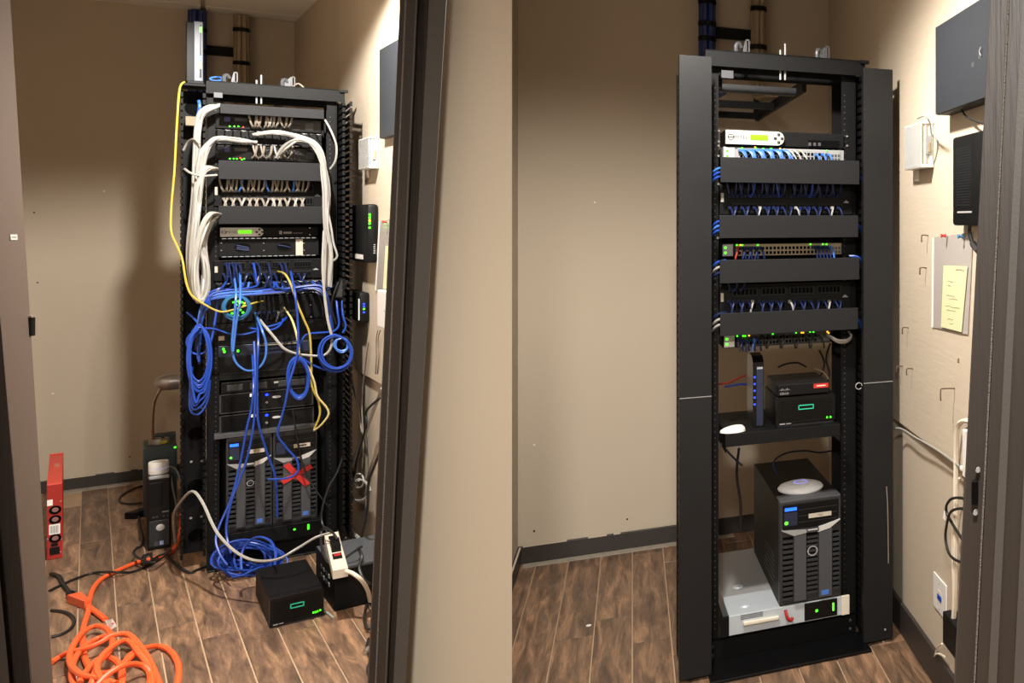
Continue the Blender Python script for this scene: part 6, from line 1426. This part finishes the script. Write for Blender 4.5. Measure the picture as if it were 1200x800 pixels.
for L in (O, O2, O3, O4, O5, O6):
    t.part('lead_loop', MB().tube([fl(p[0], p[1], (p[2] if len(p) > 2 else 0) + 0.0105) for p in L], 0.0092, 8, 5), M_CO, sm=True)
E = Z5([(300, 335), (340, 368), (380, 398), (418, 428)])
t.part('lead_loop', MB().tube([fl(p[0], p[1], 0.0105) for p in E], 0.0092, 8, 5), M_CO, sm=True)
pa, pb = Vector(fl(40 + 232 / 5, 640 + 300 / 5, 0.016)), Vector(fl(40 + 312 / 5, 640 + 346 / 5, 0.014))
sv = (pb - pa); nv = Vector((-sv.y, sv.x, 0)).normalized()
q = []
for z in (0.002, 0.034):
    for s_, w_ in ((0, .020), (1, .009), (1, -.009), (0, -.020)):
        p = pa.lerp(pb, s_) + nv * w_; q.append((p.x, p.y, z))
t.part('socket_end', MB().hexa(q), mat('orange_moulding', (216, 86, 44), 0.4))
tg = [fl(40 + x / 5, 640 + y / 5, z) for x, y, z in ((415, 432, .03), (460, 422, .05), (486, 465, .03), (440, 492, .012))]
t.part('paper_tag', MB().add(tg + [(p[0], p[1], p[2] - .002) for p in tg], [(0, 1, 2, 3), (7, 6, 5, 4), (0, 4, 5, 1), (1, 5, 6, 2), (2, 6, 7, 3), (3, 7, 4, 0)]), M_WHITE, 'white paper tag')
c_ = fl(40 + 459 / 5, 640 + 456 / 5, .033); t.part('tag_mark', MB().cyl((c_[0], c_[1], .036), 0.004, 0.0015, 'z', 8), M_REDT)
fcable('power_cable', Z5([(100, 160), (145, 175), (170, 220), (205, 265), (240, 298, .01)]), 0.0075, M_CK, 'black plug lead joined to the orange socket end')
p0, p1 = fl(40 + 212 / 5, 640 + 278 / 5, .012), fl(40 + 240 / 5, 640 + 305 / 5, .014)
one('plug', MB().tube([p0, p1], 0.015, 8, 1), M_BLK2, W0, 'black plug pushed into the orange socket end', 'plug', sm=True)
fcable('power_cable', Z5([(90, 260), (140, 235), (240, 190), (350, 155), (460, 150, .02), (560, 152), (640, 125), (700, 90), (740, 55)]), 0.0055, M_CK, 'long black cord crossing the orange lead on the tiles')
fcable('power_cable', Z5([(770, 50), (820, 95), (905, 152), (960, 135), (1060, 100)]), 0.0055, M_CK, 'black cord running from the desktop computer to the rack foot')
fcable('power_cable', Z5([(100, 375), (150, 378), (205, 395), (235, 435), (215, 480), (165, 512), (100, 530)]), 0.0055, M_CK, 'black cord loop on the tiles against the door')
bp = Z5([(690, 40), (640, 55), (632, 90), (665, 105), (690, 75), (675, 45), (650, 60), (660, 100), (720, 60), (770, 40), (800, 20), (760, 60), (690, 95), (600, 60), (585, 30), (610, 5)])
fcable('power_cable', [(p[0], p[1], .003 * i) for i, p in enumerate(bp)], 0.005, M_CK, 'black cord knotted in front of the desktop computer')
fcable('power_cable', [(167, 569, .0), (155, 573), (142, 581), (141, 588), (152, 590), (166, 589)], 0.0055, M_CK, 'black cord loop lying behind the desktop computer')
p = fl(163, 605); one('power_brick', MB().box(p[0] - .03, p[0] + .03, p[1] - .05, p[1] + .05, 0, .035, .004), M_BLK2, W0, 'black power brick beside the desktop computer', 'adapter')
fcable('power_cable', [(163, 605, .03), (164, 618), (167, 630), (165, 640), (160, 641)], 0.005, M_CK, 'thin black lead trailing from the power brick')

# ------------------------------------------------------------------ leads behind the tidy shelf
cable('network_cable', RB, [(850, 453, .25), (862, 451, .22), (874, 450, .20), (884, 455, .15)], 0.004, M_CB, 'blue cable passing behind the shelf modem')
cable('network_cable', RB, [(842, 450, .25), (855, 448, .25), (870, 441, .22), (882, 438, .15)], 0.004, M_CR, 'dark red cable passing behind the shelf modem')
cable('power_cable', RB, [(912, 430, .20), (922, 426, .22), (935, 425, .24), (945, 430, .24)], 0.004, M_CK, 'black cord arching behind the router')
cable('network_cable', RB, [(912, 555, .12), (908, 545, .16), (911, 537, .20), (925, 530, .24), (945, 528, .26), (960, 530, .28), (975, 528, .28)], 0.0035, M_CBD, 'navy cable looping off the white access point')
cable('network_cable', RB, [(848, 520, .0), (856, 530, .05), (866, 540, .10), (872, 545, .12)], 0.0035, M_CBD, 'navy cable sloping under the shelf behind the post')
cable('power_cable', RB, [(868, 525, .30), (866, 555, .32), (871, 590, .34), (872, 620, .34)], 0.005, M_CK, 'black cord hanging behind the silver chassis')
for k, (pts, m, lb) in enumerate((([(960, 410, .26), (966, 425, .26), (962, 440, .26), (955, 450, .25)], M_CK, 'black cord hanging behind the router near the post'),
                                  ([(973, 402, .24), (968, 420, .25), (972, 438, .25), (968, 452, .25)], M_CK, 'second black cord behind the router near the post'),
                                  ([(955, 432, .18), (965, 436, .2), (971, 444, .2)], M_BTAN, 'tan cord at the back of the router'))):
    cable('power_cable', RB, pts, 0.004, m, lb)
cable('signal_wire', RB, [(1037, 570, -.125), (1038, 600, -.125), (1038, 660, -.125)], 0.002, M_CG, 'thin grey wire hanging down the wall-side cover')
for i, (x, y) in enumerate(((690, 733),)):
    p = fl(x, y); one('paper_scrap', MB().lathe([(0.010, 0), (0.010, 0.002), (0.004, 0.003)], (p[0], p[1], 0.0005), 'z', 7), M_WHITE, W0, 'tiny white scrap on the tiles of the tidy closet', 'scrap')
